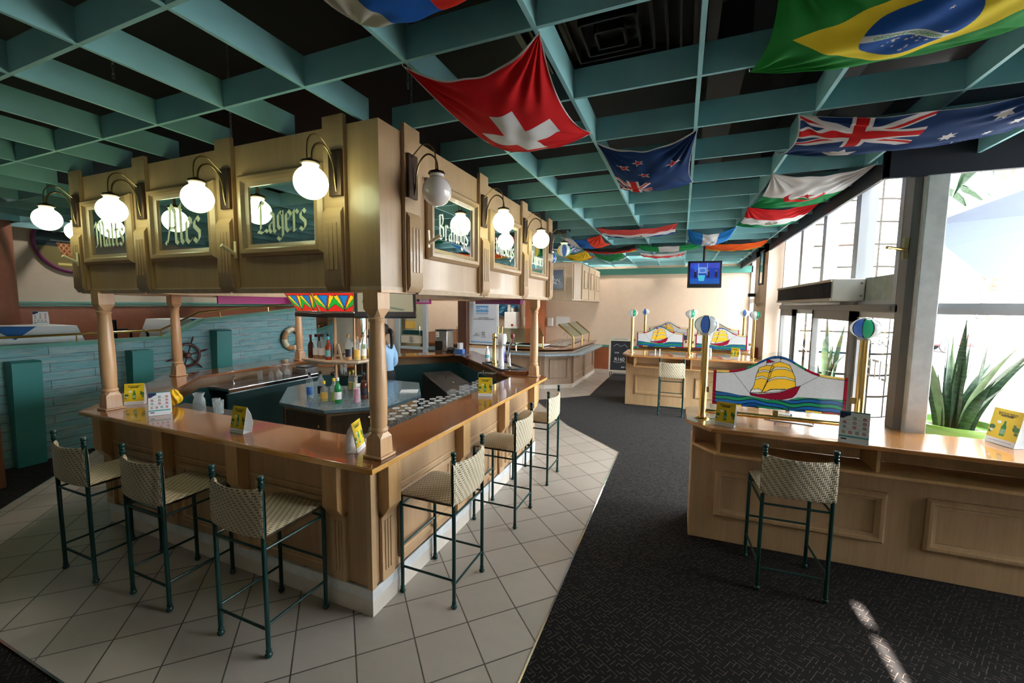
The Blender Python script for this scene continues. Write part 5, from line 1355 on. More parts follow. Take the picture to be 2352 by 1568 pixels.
# middle and far counters
window_counter('b', -1.10, 8.9, 1.55, 8.55, 9.9, 8.98, 'pale wooden top of the middle counter across the carpet', 'pale oak base of the middle counter across the carpet', False)
for nm, x in (('left', -.95), ('middle', .18), ('right', 1.32)):
    brass_post('brass post with striped globe, %s of the three on the middle counter' % nm, x, 9.12, [BLUE, WHT, GREEN, WHT, BLUE, WHT, WHT, GREEN, WHT], 'brass globe posts on the middle counter')
stained_panel('stained glass ship panel on the middle counter, left of its centre post', -.39, 9.12, .92, 260, 120, 'stained glass ship panels')
stained_panel('stained glass ship panel on the middle counter, right of its centre post', .75, 9.12, .92, 260, 120, 'stained glass ship panels')
for x, s_ in ((-.385, 'left'), (.75, 'right')):
    t = thing('brass_rail', 'brass rail below the %s panel of the middle counter' % s_, 'rail', (x, 9.12, ZC+.07)); MB().tube([(-.54, 0, 0), (.54, 0, 0)], .018, 12).build('rail', 'brass', t)
window_counter('c', -1.05, 11.2, 1.55, 10.9, 12.0, 11.3, 'wooden top of the furthest counter near the back wall', 'oak base of the furthest counter near the back wall', False)
for nm, x in (('left', -.86), ('middle', .28), ('right', 1.41)):
    brass_post('brass post with striped globe, %s of the three on the furthest counter' % nm, x, 11.3, [WHT, BLUE, WHT, GREEN, WHT, WHT, BLUE, WHT, WHT], 'brass globe posts on the furthest counter')
stained_panel('stained glass ship panel on the furthest counter, left one', -.29, 11.3, .92, 160, 80, 'stained glass ship panels')
stained_panel('stained glass ship panel on the furthest counter, right one', .85, 11.3, .92, 160, 80, 'stained glass ship panels')
# clipboard and marker
t = thing('clipboard', 'brown clipboard with white papers lying on the window counter', 'clipboard', (.92, 4.25, ZC), R(-12))
MB().box(-.18, -.11, 0, .18, .11, .004).build('board', 'dark_wood', t, bevel=.001); MB().box(-.135, -.105, .004, .17, .10, .007).build('paper', 'card_white', t)
MB().box(.145, -.045, .007, .185, .045, .012).prism([(.12, -.03), (.16, -.04), (.16, .04), (.12, .03)], .012, .03, [(.15, -.03), (.17, -.03), (.17, .03), (.15, .03)]).build('clip', 'dark_steel', t, bevel=.002)
t = thing('sanitiser_bottle', 'small white and blue bottle lying on the clipboard papers', 'bottle', (.88, 4.25, ZC+.032), R(-10))
MB().box(-.055, -.028, -.024, .055, .028, .024).build('body', 'card_white', t, bevel=.014); MB().box(-.068, -.030, -.025, -.048, .030, .026).box(.052, -.030, -.025, .064, .030, .026).build('cap', 'lab_blue', t, bevel=.01)
glassware('tumbler', 'clear tumbler behind the yellow card on the window counter', (.30, 4.03, ZC), 'tumbler behind the yellow card')
t = thing('holder', 'pair of small white paper stands on the middle counter', 'stand', (-.41, 8.85, ZC)); t.name = 'paper_stand'
MB().box(-.05, -.03, 0, -.035, .03, .12).box(.035, -.03, 0, .05, .03, .12).build('stand', 'card_white', t)

# ---------------------------------------------------------------- flags
POS = {}
def flag(label, x0, x1, y0, y1, fn, nx=90, ny=60, sag=.12, side=.05, ztop=ZS-.004, twist=0., tri=(0, 0, 0, 0)):
    rs = np.random.RandomState(int(abs(x0*100+y0*1000)) % 9999); ph = rs.rand(4)*6
    def pos(U, V):
        a = 4*U*(1-U); b = 4*V*(1-V)
        x = x0+(x1-x0)*U + side*b*(.5-U)*2*.6*(x1-x0); y = y0+(y1-y0)*V + side*a*(.5-V)*2*.6*(y1-y0)
        z = ztop - sag*(.55*a*(1-.3*b)+.45*b*(1-.3*a)+.35*a*b)
        d = tri[0]*(1-U)*(1-V)+tri[1]*U*(1-V)+tri[2]*U*V+tri[3]*(1-U)*V
        wr = .006*np.sin(14*(U+V)+ph[0]+3*np.sin(4*U+ph[1]))*a*b+.004*np.sin(22*(U-V*.7)+ph[2])*a
        for (cu, cv) in ((0, 0), (1, 0), (1, 1), (0, 1)):
            r = np.hypot(U-cu, V-cv); th = np.arctan2(np.abs(V-cv), np.abs(U-cu)+1e-6); wr = wr+.010*np.exp(-((r-.22)/.16)**2)*np.sin(16*th+ph[3])
        return np.stack([x, y, z-d+wr], 1)
    o = grid_paint('hanging_flag', nx, ny, pos, fn, 'flag_cloth', None, solid=.0015)
    for cu, cv in ((0., 0.), (1., 0.), (1., 1.), (0., 1.)):
        p = pos(np.array([cu]), np.array([cv]))[0]
        MB().tube([p, (p[0], p[1], ZS+.01)], .002, 5).build('tie_string', 'card_white', o)
    POS[label] = pos
    return tag(o, label, 'flag', 'flags hanging from the ceiling grid')
def hem(c, U, V, w=.012, col=(.7, .7, .7)):
    m = (U < w) | (U > 1-w) | (V < w) | (V > 1-w); c[m] = col; return c
def base(U, col): return np.tile(np.array(col, float), (len(U), 1))
RED, FW, NAVY = (.62, .015, .02), (.72, .72, .74), (.012, .045, .16)
def f_swiss(U, V):
    c = base(U, RED); X, Y = (U-.53)*1., (V-.59)*1.35
    m = (np.abs(X) < .105) & (np.abs(Y) < .42) | (np.abs(Y) < .135) & (np.abs(X) < .34); c[m] = FW; return hem(c, U, V, .008)
def jack(c, X, Y, m0):
    """X 0..2 along, Y 0..1 within the canton"""
    x, y = X-1, Y-.5; L = math.hypot(2, 1)
    for s_ in (1, -1):
        d = (x*1*s_*.5 - y)*2/math.sqrt(5)*1.0
        m = m0 & (np.abs(d) < .10); c[m] = FW
    for s_ in (1, -1):
        d = (x*1*s_*.5 - y)*2/math.sqrt(5)
        sg = np.sign(x)*s_
        m = m0 & (d*sg > 0) & (d*sg < .066) if True else None; c[m] = RED
    m = m0 & ((np.abs(x) < .167) | (np.abs(y) < .167)); c[m] = FW
    m = m0 & ((np.abs(x) < .10) | (np.abs(y) < .10)); c[m] = RED
def f_nz(U, V):
    Yf = 1-U; X = 1-V; c = base(U, NAVY); A = 2.
    jack(c, X*4, (Yf-.5)*2, (X < .5) & (Yf > .5))
    for cx, cy, r in ((.75, .80, .07), (.655, .56, .065), (.855, .60, .055), (.75, .20, .075)):
        m = inpoly(X*A, Yf, star(cx*A, cy, r*1.35)); c[m] = FW; m = inpoly(X*A, Yf, star(cx*A, cy, r)); c[m] = RED
    return hem(c, U, V, .008)
def f_aus(U, V):
    Yf = 1-V; c = base(U, NAVY); A = 2.
    jack(c, U*4, (Yf-.5)*2, (U < .5) & (Yf > .5))
    for cx, cy, r in ((.25, .25, .13), (.75, .83, .06), (.63, .56, .06), (.86, .62, .06), (.75, .17, .06), (.80, .45, .035)):
        c[inpoly(U*A, Yf, star(cx*A, cy, r*1.2, 7, .5))] = FW
    return hem(c, U, V, .006)
def f_brazil(U, V):
    Yf = 1-V; c = base(U, (.02, .28, .05)); X = U*1.43; Y = Yf
    c[inpoly(X, Y, [(.12, .5), (.715, .92), (1.31, .5), (.715, .08)])] = (.85, .70, .03)
    r = np.hypot(X-.715, Y-.5); g_ = r < .25; c[g_] = (.01, .10, .42)
    d = np.hypot(X-.50, Y+.18); c[g_ & (d > .65) & (d < .705)] = (.70, .75, .75)
    rs = np.random.RandomState(3)
    for _ in range(24):
        a, q = rs.uniform(3.4, 6.0), rs.uniform(.04, .22); cx, cy = .715+q*math.cos(a), .5+q*math.sin(a)
        c[inpoly(X, Y, star(cx, cy, rs.uniform(.008, .016)))] = FW
    c[inpoly(X, Y, star(.80, .64, .016))] = FW
    return c
def f_alg(U, V):
    c = base(U, FW); c[V > .5] = (.01, .27, .08); X, Y = (U-.52), (V-.48)*1.6
    r1 = np.hypot(X, Y); r2 = np.hypot(X, Y+.075); c[(r1 < .25) & (r2 > .20)] = (.65, .02, .02)
    c[inpoly(X, Y, star(0, -.06, .12, 5, .4, -90))] = (.65, .02, .02); return c
def f_mex(U, V):
    c = base(U, (.01, .30, .12)); c[V < .667] = FW; c[V < .34] = RED; X, Y = (U-.5), (V-.53)*1.2
    m = (np.hypot(X, Y) < .10) & (np.sin(X*90)*np.cos(Y*80+X*30) > -.2) & (np.hypot(X-.01, Y) > .03); c[m] = (.14, .09, .03)
    c[(np.hypot(X, Y-.02) < .105) & (np.hypot(X, Y-.0) > .085) & (Y > 0)] = (.12, .2, .06); return c
def stripes(cols, axis='V', ws=None, extra=None):
    def f(U, V):
        t = V if axis == 'V' else U; b = ws or [(k+1)/len(cols) for k in range(len(cols)-1)]
        c = np.array(cols, float)[np.digitize(t, b)]
        if extra: extra(c, U, V)
        return hem(c, U, V, .012) if 0 else c
    return f
def dotm(c, U, V): c[(np.abs(np.hypot(U-.5, (V-.5)*.8)-.05) < .012)] = (.5, .25, .08)
def hstars(c, U, V):
    for x, y in ((.43, .35), (.57, .35), (.5, .5), (.43, .65), (.57, .65)): c[inpoly(U, V, star(x, y, .045))] = (.02, .2, .6)
flag('red flag with a white cross, the large one left of centre', -1.30, -.60, 1.75, 2.86, f_swiss, 300, 300, .16, .10)
flag('navy flag with four red stars and a union jack at its far corner', -.61, .05, 3.04, 4.28, f_nz, 240, 420, .13, .10)
flag('navy flag with white stars and a large union jack at its left', .60, 1.92, 3.04, 3.72, f_aus, 520, 260, .13, .06)
o = flag('green flag with yellow diamond and blue globe at the top right', .26, 1.26, 1.70, 2.42, f_brazil, 420, 300, .12, .05)
tx = text('lettering', 'ORDEM E PROGRESSO', .040, 'flag_green', o, Matrix.Identity(4), .0004)
for v in tx.data.vertices:
    th = -math.atan2(-.215, .6425)+v.co.x/.68*.92; r = .677+v.co.y*.9; X = .50+r*math.sin(th-.02); Y = -.18+r*math.cos(th-.02)
    p = POS[o['label']](np.array([X/1.43]), np.array([1-Y]))[0]; v.co = (p[0], p[1], p[2]-.0025-v.co.z)
flag('white, blue and red striped flag cut by the top edge of the picture', -1.28, -.64, .42, 1.44, stripes([(.55, .52, .48), (.01, .10, .42), (.62, .03, .02)], 'U'), 120, 160, .14, .06)
flag('white and green flag with a red crescent and star', .68, 1.40, 4.26, 5.55, f_alg, 240, 300, .085, .06)
flag('red, white and green flag with an eagle like emblem', .66, 1.36, 5.58, 6.75, f_mex, 200, 260, .09, .05)
flag('wide red flag with white band, small emblem and blue edge', -1.22, -.10, 6.30, 7.05, stripes([(.72, .10, .10), FW, (.02, .05, .25)], 'V', None, dotm), 160, 90, .09, .05)
flag('blue and white flag with five small blue stars', .03, .69, 6.86, 7.95, stripes([(.02, .20, .55), FW, (.02, .20, .55)], 'U', None, hstars), 140, 160, .16, .08)
flag('white, blue and red flag hanging past the end of the canopy', -1.95, -1.27, 6.9, 8.0, stripes([FW, (.02, .13, .45), (.70, .06, .03)], 'U'), 90, 90, .12)
flag('black, red and yellow striped flag', -1.9, -.85, 8.2, 8.95, stripes([(.02, .02, .02), (.6, .02, .02), (.8, .55, .02)]), 90, 90, .10)
flag('green and white flag with three upright bands', -.82, .30, 8.25, 8.95, stripes([(.02, .33, .10), FW, (.02, .33, .10)], 'U'), 90, 60, .10)
flag('orange red and yellow flag near the windows', .35, 1.34, 8.3, 9.25, stripes([(.75, .12, .02), (.85, .55, .02)], 'V', [.62]), 90, 60, .10)
flag('blue and white many striped flag behind the last globe lamp', -2.5, -1.92, 7.6, 8.5, stripes([(.03, .12, .45), FW]*4+[(.03, .12, .45)]), 60, 90, .12)
flag('yellow flag with red edge in the far left group', -2.52, -1.9, 8.75, 9.8, stripes([(.80, .55, .03), (.80, .55, .03), (.65, .06, .02)]), 60, 60, .15)
flag('green and white flag in the far left group', -1.87, -1.24, 9.3, 10.3, stripes([(.03, .30, .10), (.03, .30, .10), FW]), 60, 60, .12)
flag('small red, white and blue flag at the back of the group', -.90, .03, 9.5, 10.3, stripes([FW, (.65, .10, .10), FW, (.03, .08, .3)]), 60, 60, .08)

# ---------------------------------------------------------------- buffet in the rear
bf = thing('buffet_counter', 'oak panelled buffet counter base with tiled plinth at the back', 'buffet counter', (-2.9, 9.9, 0))
BB = [(-6.5, 9.75), (-3.1, 9.75), (-2.5, 10.2), (-2.45, 12.8), (-2.9, 12.9), (-3.6, 12.9), (-3.6, 10.9), (-6.5, 10.9)]
MB().prism(BB, .1, .93).build('panel_box', 'panel_pale', bf, world=True, bevel=.004)
MB().prism(inset(BB, -.012), 0, .1).build('tile_plinth', 'tile_skirt', bf, world=True)
T, L = seg_frame(BB[0], BB[1])
for p, q in ((1.0, 1.9), (2.1, 3.05)):
    m = MB(); m.T = T; moulding(m, p, .25, q, .76, .06, .03); m.build('panel_moulding', 'panel_pale', bf, world=True)
T, L = seg_frame(BB[1], BB[2]); m = MB(); m.T = T; moulding(m, .12, .25, L-.12, .76, .05, .03); m.build('panel_moulding', 'panel_pale', bf, world=True)
T, L = seg_frame(BB[2], BB[3])
for p, q in ((.15, 1.1), (1.3, 2.3)): m = MB(); m.T = T; moulding(m, p, .25, q, .76, .05, .03); m.build('panel_moulding', 'panel_pale', bf, world=True)
for (a, b), xs in (((BB[0], BB[1]), (2.0, 3.25)), ((BB[2], BB[3]), (.05, 1.2))):
    T, L = seg_frame(a, b)
    for x in xs: m = MB(); m.T = T; m.box(x-.06, 0, .12, x+.06, .04, .82); m.build('pilaster', 'panel_pale', bf, world=True, bevel=.004)
bt = thing('tray_rail', 'blue grey laminate tray shelf along the buffet front', 'shelf', (-2.9, 9.6, .86))
SO = [(-6.5, 9.45), (-3.0, 9.45), (-2.22, 10.0), (-2.15, 12.5), (-2.5, 12.6), (-2.48, 10.2), (-3.1, 9.76), (-6.5, 9.76)]
MB().prism(SO, .855, .90).build('shelf_top', 'laminate_light', bt, world=True, bevel=.004)
bt = thing('food_counter_surround', 'glossy orange wooden rim of the buffet food well', 'countertop', (-2.9, 9.9, .93))
MB().prism([(-6.5, 9.72), (-3.1, 9.72), (-2.46, 10.17), (-2.40, 12.85), (-3.6, 12.9), (-3.6, 10.9), (-6.5, 10.9)], .98, 1.02).build('rim', 'varnish_x', bt, world=True, bevel=.004)
t = thing('food_well', 'steel food pans set in the buffet counter', 'food pans', (-3.3, 10.5, 1.02))
for i in range(5): MB().box(-3.25, 10.35+i*.5, 1.02, -2.75, 10.78+i*.5, 1.045).build('pan_lid', 'steel', t, bevel=.01, world=True)
for i in range(3): MB().box(-5.3+i*.65, 9.95, 1.02, -4.75+i*.65, 10.5, 1.06).build('pan', 'card_white', t, bevel=.01, world=True)
MB().tube([(-3.0, 11.0, 1.06), (-2.95, 11.0, 1.3), (-2.9, 11.0, 1.36), (-2.85, 11, 1.2)], .01, 8).build('ladle', 'chrome', t, world=True)
t = thing('sneeze_guard', 'slanted glass sneeze guards with brass frames over the buffet', 'sneeze guard', (-2.9, 10.5, 1.02))
for y in (10.25, 11.2, 12.2):
    MB().tube([(-2.5, y, 1.02), (-2.5, y, 1.28), (-2.9, y, 1.60)], .022, 10).build('brass_bracket', 'brass', t, world=True)
for y0, y1 in ((10.25, 11.2), (11.2, 12.2)):
    MB().add([(-2.5, y0, 1.28), (-2.5, y1, 1.28), (-2.9, y1, 1.60), (-2.9, y0, 1.60), (-2.505, y0, 1.285), (-2.505, y1, 1.285), (-2.905, y1, 1.605), (-2.905, y0, 1.605)], [(0,1,2,3), (7,6,5,4), (0,4,5,1), (2,6,7,3)]).build('glass_sheet', 'pane_green', t, world=True)
MB().tube([(-3.15, 9.75, 1.02), (-3.15, 9.75, 1.3), (-3.35, 9.95, 1.56)], .022, 10).build('brass_bracket', 'brass', t, world=True)
MB().box(-5.6, 9.72, 1.04, -3.2, 9.73, 1.50).build('glass_sheet', 'pane_green', t, world=True)
MB().box(-5.6, 9.8, 1.04, -3.2, 10.5, 1.06).build('display_deck', 'card_white', t, world=True)
# upper canopy over the buffet
uc = thing('buffet_canopy', 'pale oak canopy over the buffet with a lettered mirror', 'canopy', (-2.9, 9.9, 2.2))
UB = [(-6.5, 9.8), (-2.45, 9.8), (-2.30, 10.05), (-2.36, 12.9), (-2.8, 12.9), (-2.75, 10.5), (-2.9, 10.2), (-6.5, 10.2)]
MB().prism(UB, 2.2, 3.12).build('boards', 'oak_pale', uc, world=True, bevel=.01)
Tq = Matrix(((1, 0, 0, 0), (0, -1, 0, 9.8), (0, 0, 1, 0), (0, 0, 0, 1)))
m = MB(); m.T = Tq; moulding(m, -3.30, 2.42, -2.62, 3.0, .06, .03); m.build('mirror_frame', 'oak_pale', uc, world=True)
m = MB(); m.T = Tq; m.box(-3.24, .002, 2.48, -2.68, .006, 2.94); m.build('mirror_pane', 'mirror_reflection', uc, world=True)
blackletter('Shakes' if all(c in BLK for c in 'Shakes') else 'akes', .44, Tq @ Matrix.Translation((-2.96, .008, 2.66)), uc, mat='card_white')
T, L = seg_frame(UB[2], UB[3])
for p, q in ((.05, .85), (.95, 1.75), (1.85, 2.6)): m = MB(); m.T = T; m.box(p, 0, 2.24, q, .03, 3.08); moulding(m, p+.15, 2.5, q-.15, 2.95, .04, .06); m.build('panel', 'oak_pale', uc, world=True, bevel=.01)
T, L = seg_frame(UB[1], UB[2])
m = MB(); m.T = T; m.box(.03, 0, 2.24, L-.03, .02, 3.08); m.build('panel', 'oak_pale', uc, world=True, bevel=.01)
# ---- things at the rear wall
struct('wall_rear', MB().box(-12, 9.45, 0, -6.35, 9.55, 3.95).box(-12, 11.6, 0, -5.6, 11.7, 3.95) if 0 else MB().box(-12, 9.45, 0, -7.35, 9.55, 3.95), 'cream')
f = MB().box(-7.35, 9.4, 0, -7.22, 9.5, 2.4).box(-6.45, 9.4, 0, -6.33, 9.5, 2.4).box(-7.22, 9.42, .85, -6.45, 9.48, .92).box(-7.22, 9.42, .0, -6.45, 9.48, .12).box(-7.35, 9.4, 2.4, -6.33, 9.5, 3.95)
d = struct('door_5', f, 'frame_grey', flat=True)
MB().box(-7.22, 9.44, .12, -6.45, 9.46, .85).build('lower_panel', 'brown_panel', d)
MB().box(-7.22, 9.445, .92, -6.45, 9.455, 2.4).build('pane', 'pane_green', d)
MB().box(-7.17, 9.42, 1.02, -6.5, 9.44, 1.22).build('notice_board', 'cream_left', d); MB().box(-7.12, 9.42, 1.25, -6.48, 9.44, 1.37).build('green_strip', 'dark_green', d)
MB().tube([(-6.5, 9.38, 1.2), (-6.5, 9.34, 1.22), (-6.5, 9.34, 1.5), (-6.5, 9.38, 1.52)], .012, 8).build('handle', 'chrome', d)
MB().tube([(-6.84+.05*math.cos(a), 9.418, 1.15+.05*math.sin(a)) for a in np.linspace(0, 6.283, 20, endpoint=False)], .004, 6, True).tube([(-6.87, 9.418, 1.18), (-6.81, 9.418, 1.12)], .004, 6).build('no_smoking_sign', 'black_plastic', d)
text('sign_lettering', 'NO SMOKING\nPLEASE', .035, 'black_plastic', d, face_m((-6.84, 9.417, 1.06), (1, 0, 0), (0, 0, 1)), .0006)
MB().box(-7.02, 9.41, 1.42, -6.7, 9.425, 1.62).build('gold_notice', 'lab_gold', d)
struct('wall_rear', MB().box(-8.9, 12.0, 0, -6.3, 12.1, 3.95), 'cream')
struct('wall_rear', MB().box(-6.62, 9.55, 0, -6.54, 12, 1.3), 'brown_panel')
t = thing('picture', 'small turquoise poster on the wall left of the glass door', 'poster', (-8.0, 9.43, 1.78))
MB().box(-.35, -.02, -.3, .35, 0, .35).build('board', 'card_white', t)
def pcol(U, V):
    c = base(U, (.05, .45, .60)); n_ = np.sin(U*21+4*np.sin(V*9))*np.cos(V*17+U*6); c[n_ > .3] = (.12, .6, .72); c[n_ < -.5] = (.02, .25, .5); c[(V > .55) & (np.sin(U*40) > .5)] = (.7, .25, .3); return c
grid_paint('print', 60, 40, lambda U, V: np.stack([(U-.5)*.4, np.full(len(U), -.021), (V-.3)*.4], 1), pcol, 'print', t)
tag(MB().box(-5.25, 9.2, 0, -5.0, 9.5, 3.2).build('timber_post', 'dark_wood', bevel=.01), 'dark brown timber post behind the rear counter, left of the menu board', 'post')
t = thing('menu_board', 'tall white framed menu board with blue heading and handwritten prices', 'menu board', (-4.58, 9.35, 0))
MB().box(-.42, 0, 0, .42, .06, 1.02).build('lower_panel', 'card_white', t, bevel=.004)
MB().box(-.42, -.01, 1.0, .42, .06, 1.05).box(-.42, -.01, 2.16, .42, .06, 2.22).build('copper_trim', 'column_oak', t)
MB().box(-.41, -.02, 1.08, .41, 0, 2.16).build('frame', 'white_paint', t, bevel=.008)
MB().box(-.36, -.026, 1.13, .36, -.018, 2.11).build('sheet', 'sheet', t)
MB().box(-.36, -.028, 1.13, .36, -.024, 1.16).build('blue_band', 'hblue', t)
MB().box(-.21, -.028, 1.90, .13, -.0265, 2.06).build('blue_band', 'hblue', t)
text('heading', "CLIPPER'S", .082, 'card_white', t, face_m((-.04, -.0285, 1.98), (1, 0, 0), (0, 0, 1)), .0006)
text('heading', "RESTAURANT", .052, 'hblue', t, face_m((-.04, -.0285, 1.86), (1, 0, 0), (0, 0, 1)), .0006)
text('lines', "TODAY'S SPECIAL\nLUNCH AND ALL COMPLETE MENU", .036, 'black_soft', t, face_m((0, -.0285, 1.74), (1, 0, 0), (0, 0, 1)), .0005)
text('lines', "FISH\nSCAMPI\nSCAMPI DISH", .03, 'black_soft', t, face_m((-.2, -.0285, 1.33), (1, 0, 0), (0, 0, 1)), .0005)
text('prices', "R60\nR66\nR126", .055, 'black_plastic', t, face_m((.0, -.0285, 1.33), (1, 0, 0), (0, 0, 1)) @ Matrix.Rotation(R(4), 4, 'Z'), .0006)
t = thing('framed_picture', 'dark framed blue underwater picture on the rear wall', 'picture', (-5.42, 12.9, 1.98))
MB().box(-.42, 0, -.32, .42, .05, .32).build('frame', 'frame_dark', t, bevel=.01)
def ucol(U, V):
    c = base(U, (.02, .12, .28)); n_ = np.sin(U*15+3*np.sin(V*8))*np.cos(V*12); c[n_ > .3] = (.10, .40, .60); c[n_ < -.6] = (.01, .02, .05)
    for x, y in ((.35, .62), (.75, .7), (.55, .4)): c[np.hypot(U-x, (V-y)*2) < .13] = (.05, .12, .2)
    return c
grid_paint('print', 80, 60, lambda U, V: np.stack([(U-.5)*.74, np.full(len(U), -.003), (V-.5)*.54], 1), ucol, 'print_gloss', t)
t = thing('water_dispenser', 'pale wall cabinet with cans on top and a red button', 'dispenser', (-5.1, 12.7, 1.3))
MB().box(-.3, -.15, 0, .1, .25, .55).build('cabinet', 'white_paint', t, bevel=.008); MB().lathe([(.04, 0), (.04, .02)], (0, 0, 0), 16, T=Matrix.Translation((-.02, -.15, .12)) @ Matrix.Rotation(R(90), 4, 'X')).build('button', 'red_paint', t)
for k, (x, h_, mt) in enumerate(((-.22, .24, 'card_white'), (-.09, .13, 'card_white'), (.03, .13, 'black_plastic'))):
    o = MB().lathe([(.05, 0), (.055, .01), (.055, h_-.01), (.05, h_)], (0, 0, 0), 20).build('tin', mt); o.location = (-5.1+x, 12.75, 1.85); tag(o, ('tall white tin', 'short white tin', 'short black tin')[k]+' standing on the pale wall cabinet', 'tin', 'tins on the wall cabinet')
for x, y, lb in ((-4.75, 12.95, 'white soap dispenser left of the orange pillar'), (-3.93, 12.97, 'white soap dispenser right of the orange pillar above the buffet')):
    t = thing('soap_dispenser', lb, 'dispenser', (x, y, 1.4)); MB().box(-.09, -.1, 0, .09, 0, .28).build('casing', 'white_paint', t, bevel=.02)
tag(MB().box(-3.75, 12.96, 1.42, -3.3, 12.985, 1.72).build('wall_notice', 'card_white', bevel=.002), 'white notice sheet on the cream wall above the buffet', 'notice')
tag(MB().box(-4.69, 12.6, 0, -4.1, 12.98, 3.0).build('orange_pillar', 'terracotta', bevel=.01), 'orange brown square pillar behind the buffet', 'pillar')
t = thing('chalkboard', 'standing chalkboard sign in a white frame against the back wall', 'chalkboard', (-1.6, 12.3, 0), R(6))
T = Matrix.Rotation(R(-10), 4, 'X')
m = MB(); m.T = T; m.box(-.28, -.012, .2, .28, .012, 1.1); m.build('board', 'black_board', t)
m = MB(); m.T = T; m.box(-.33, -.025, .15, .33, .02, .2).box(-.33, -.025, 1.06, .33, .02, 1.17).box(-.33, -.025, .15, -.28, .02, 1.17).box(.28, -.025, .15, .33, .02, 1.17); m.build('frame', 'cream_frame', t, bevel=.004)
m = MB(); m.T = T; m.tube([(-.28, 0, .15), (-.28, 0, 0)], .012, 8).tube([(.28, 0, .15), (.28, 0, 0)], .012, 8).tube([(-.28, .02, .06), (.28, .02, .06)], .008, 8); m.build('stand_leg', 'dark_green', t)
MB().tube([(-.25, .2, .9), (-.25, .42, 0)], .012, 8).tube([(.25, .2, .9), (.25, .42, 0)], .012, 8).build('stand_leg', 'dark_green', t)
text('heading', 'WHILE U ANYONE', .042, 'black_soft', t, T @ face_m((0, -.026, 1.115), (1, 0, 0), (0, 0, 1)), .0006)
text('chalk_writing', 'R160', .14, 'card_white', t, T @ face_m((-.02, -.014, .52), (1, 0, 0), (0, 0, 1)), .0005)
text('chalk_writing', 'one', .08, 'card_white', t, T @ face_m((-.1, -.014, .72), (1, 0, 0), (0, 0, 1)), .0005)
text('chalk_writing', 'eat in', .08, 'card_white', t, T @ face_m((.12, -.014, .3), (1, 0, 0), (0, 0, 1)), .0005)
m = MB(); m.T = T; m.tube([(-.2, -.014, .45), (-.05, -.014, .43), (.1, -.014, .46), (.15, -.014, .44)], .004, 5).tube([(-.2, -.014, .9), (-.1, -.014, .97), (.0, -.014, .9), (.12, -.014, .96), (.2, -.014, .88)], .003, 5); m.build('chalk_line', 'card_white', t)
t = tag(MB().box(-7.3, 1.62, 0, -6.92, 2.0, 1.1).build('wooden_pedestal', 'brown_panel', bevel=.01), 'brown wooden pedestal cut by the left edge of the picture', 'pedestal')
tag(MB().box(1.35, 9.45, ZC, 1.5, 9.7, ZC+.18).build('dark_box', 'red_paint', bevel=.02), 'dark red bag on the middle counter by the right post', 'bag')

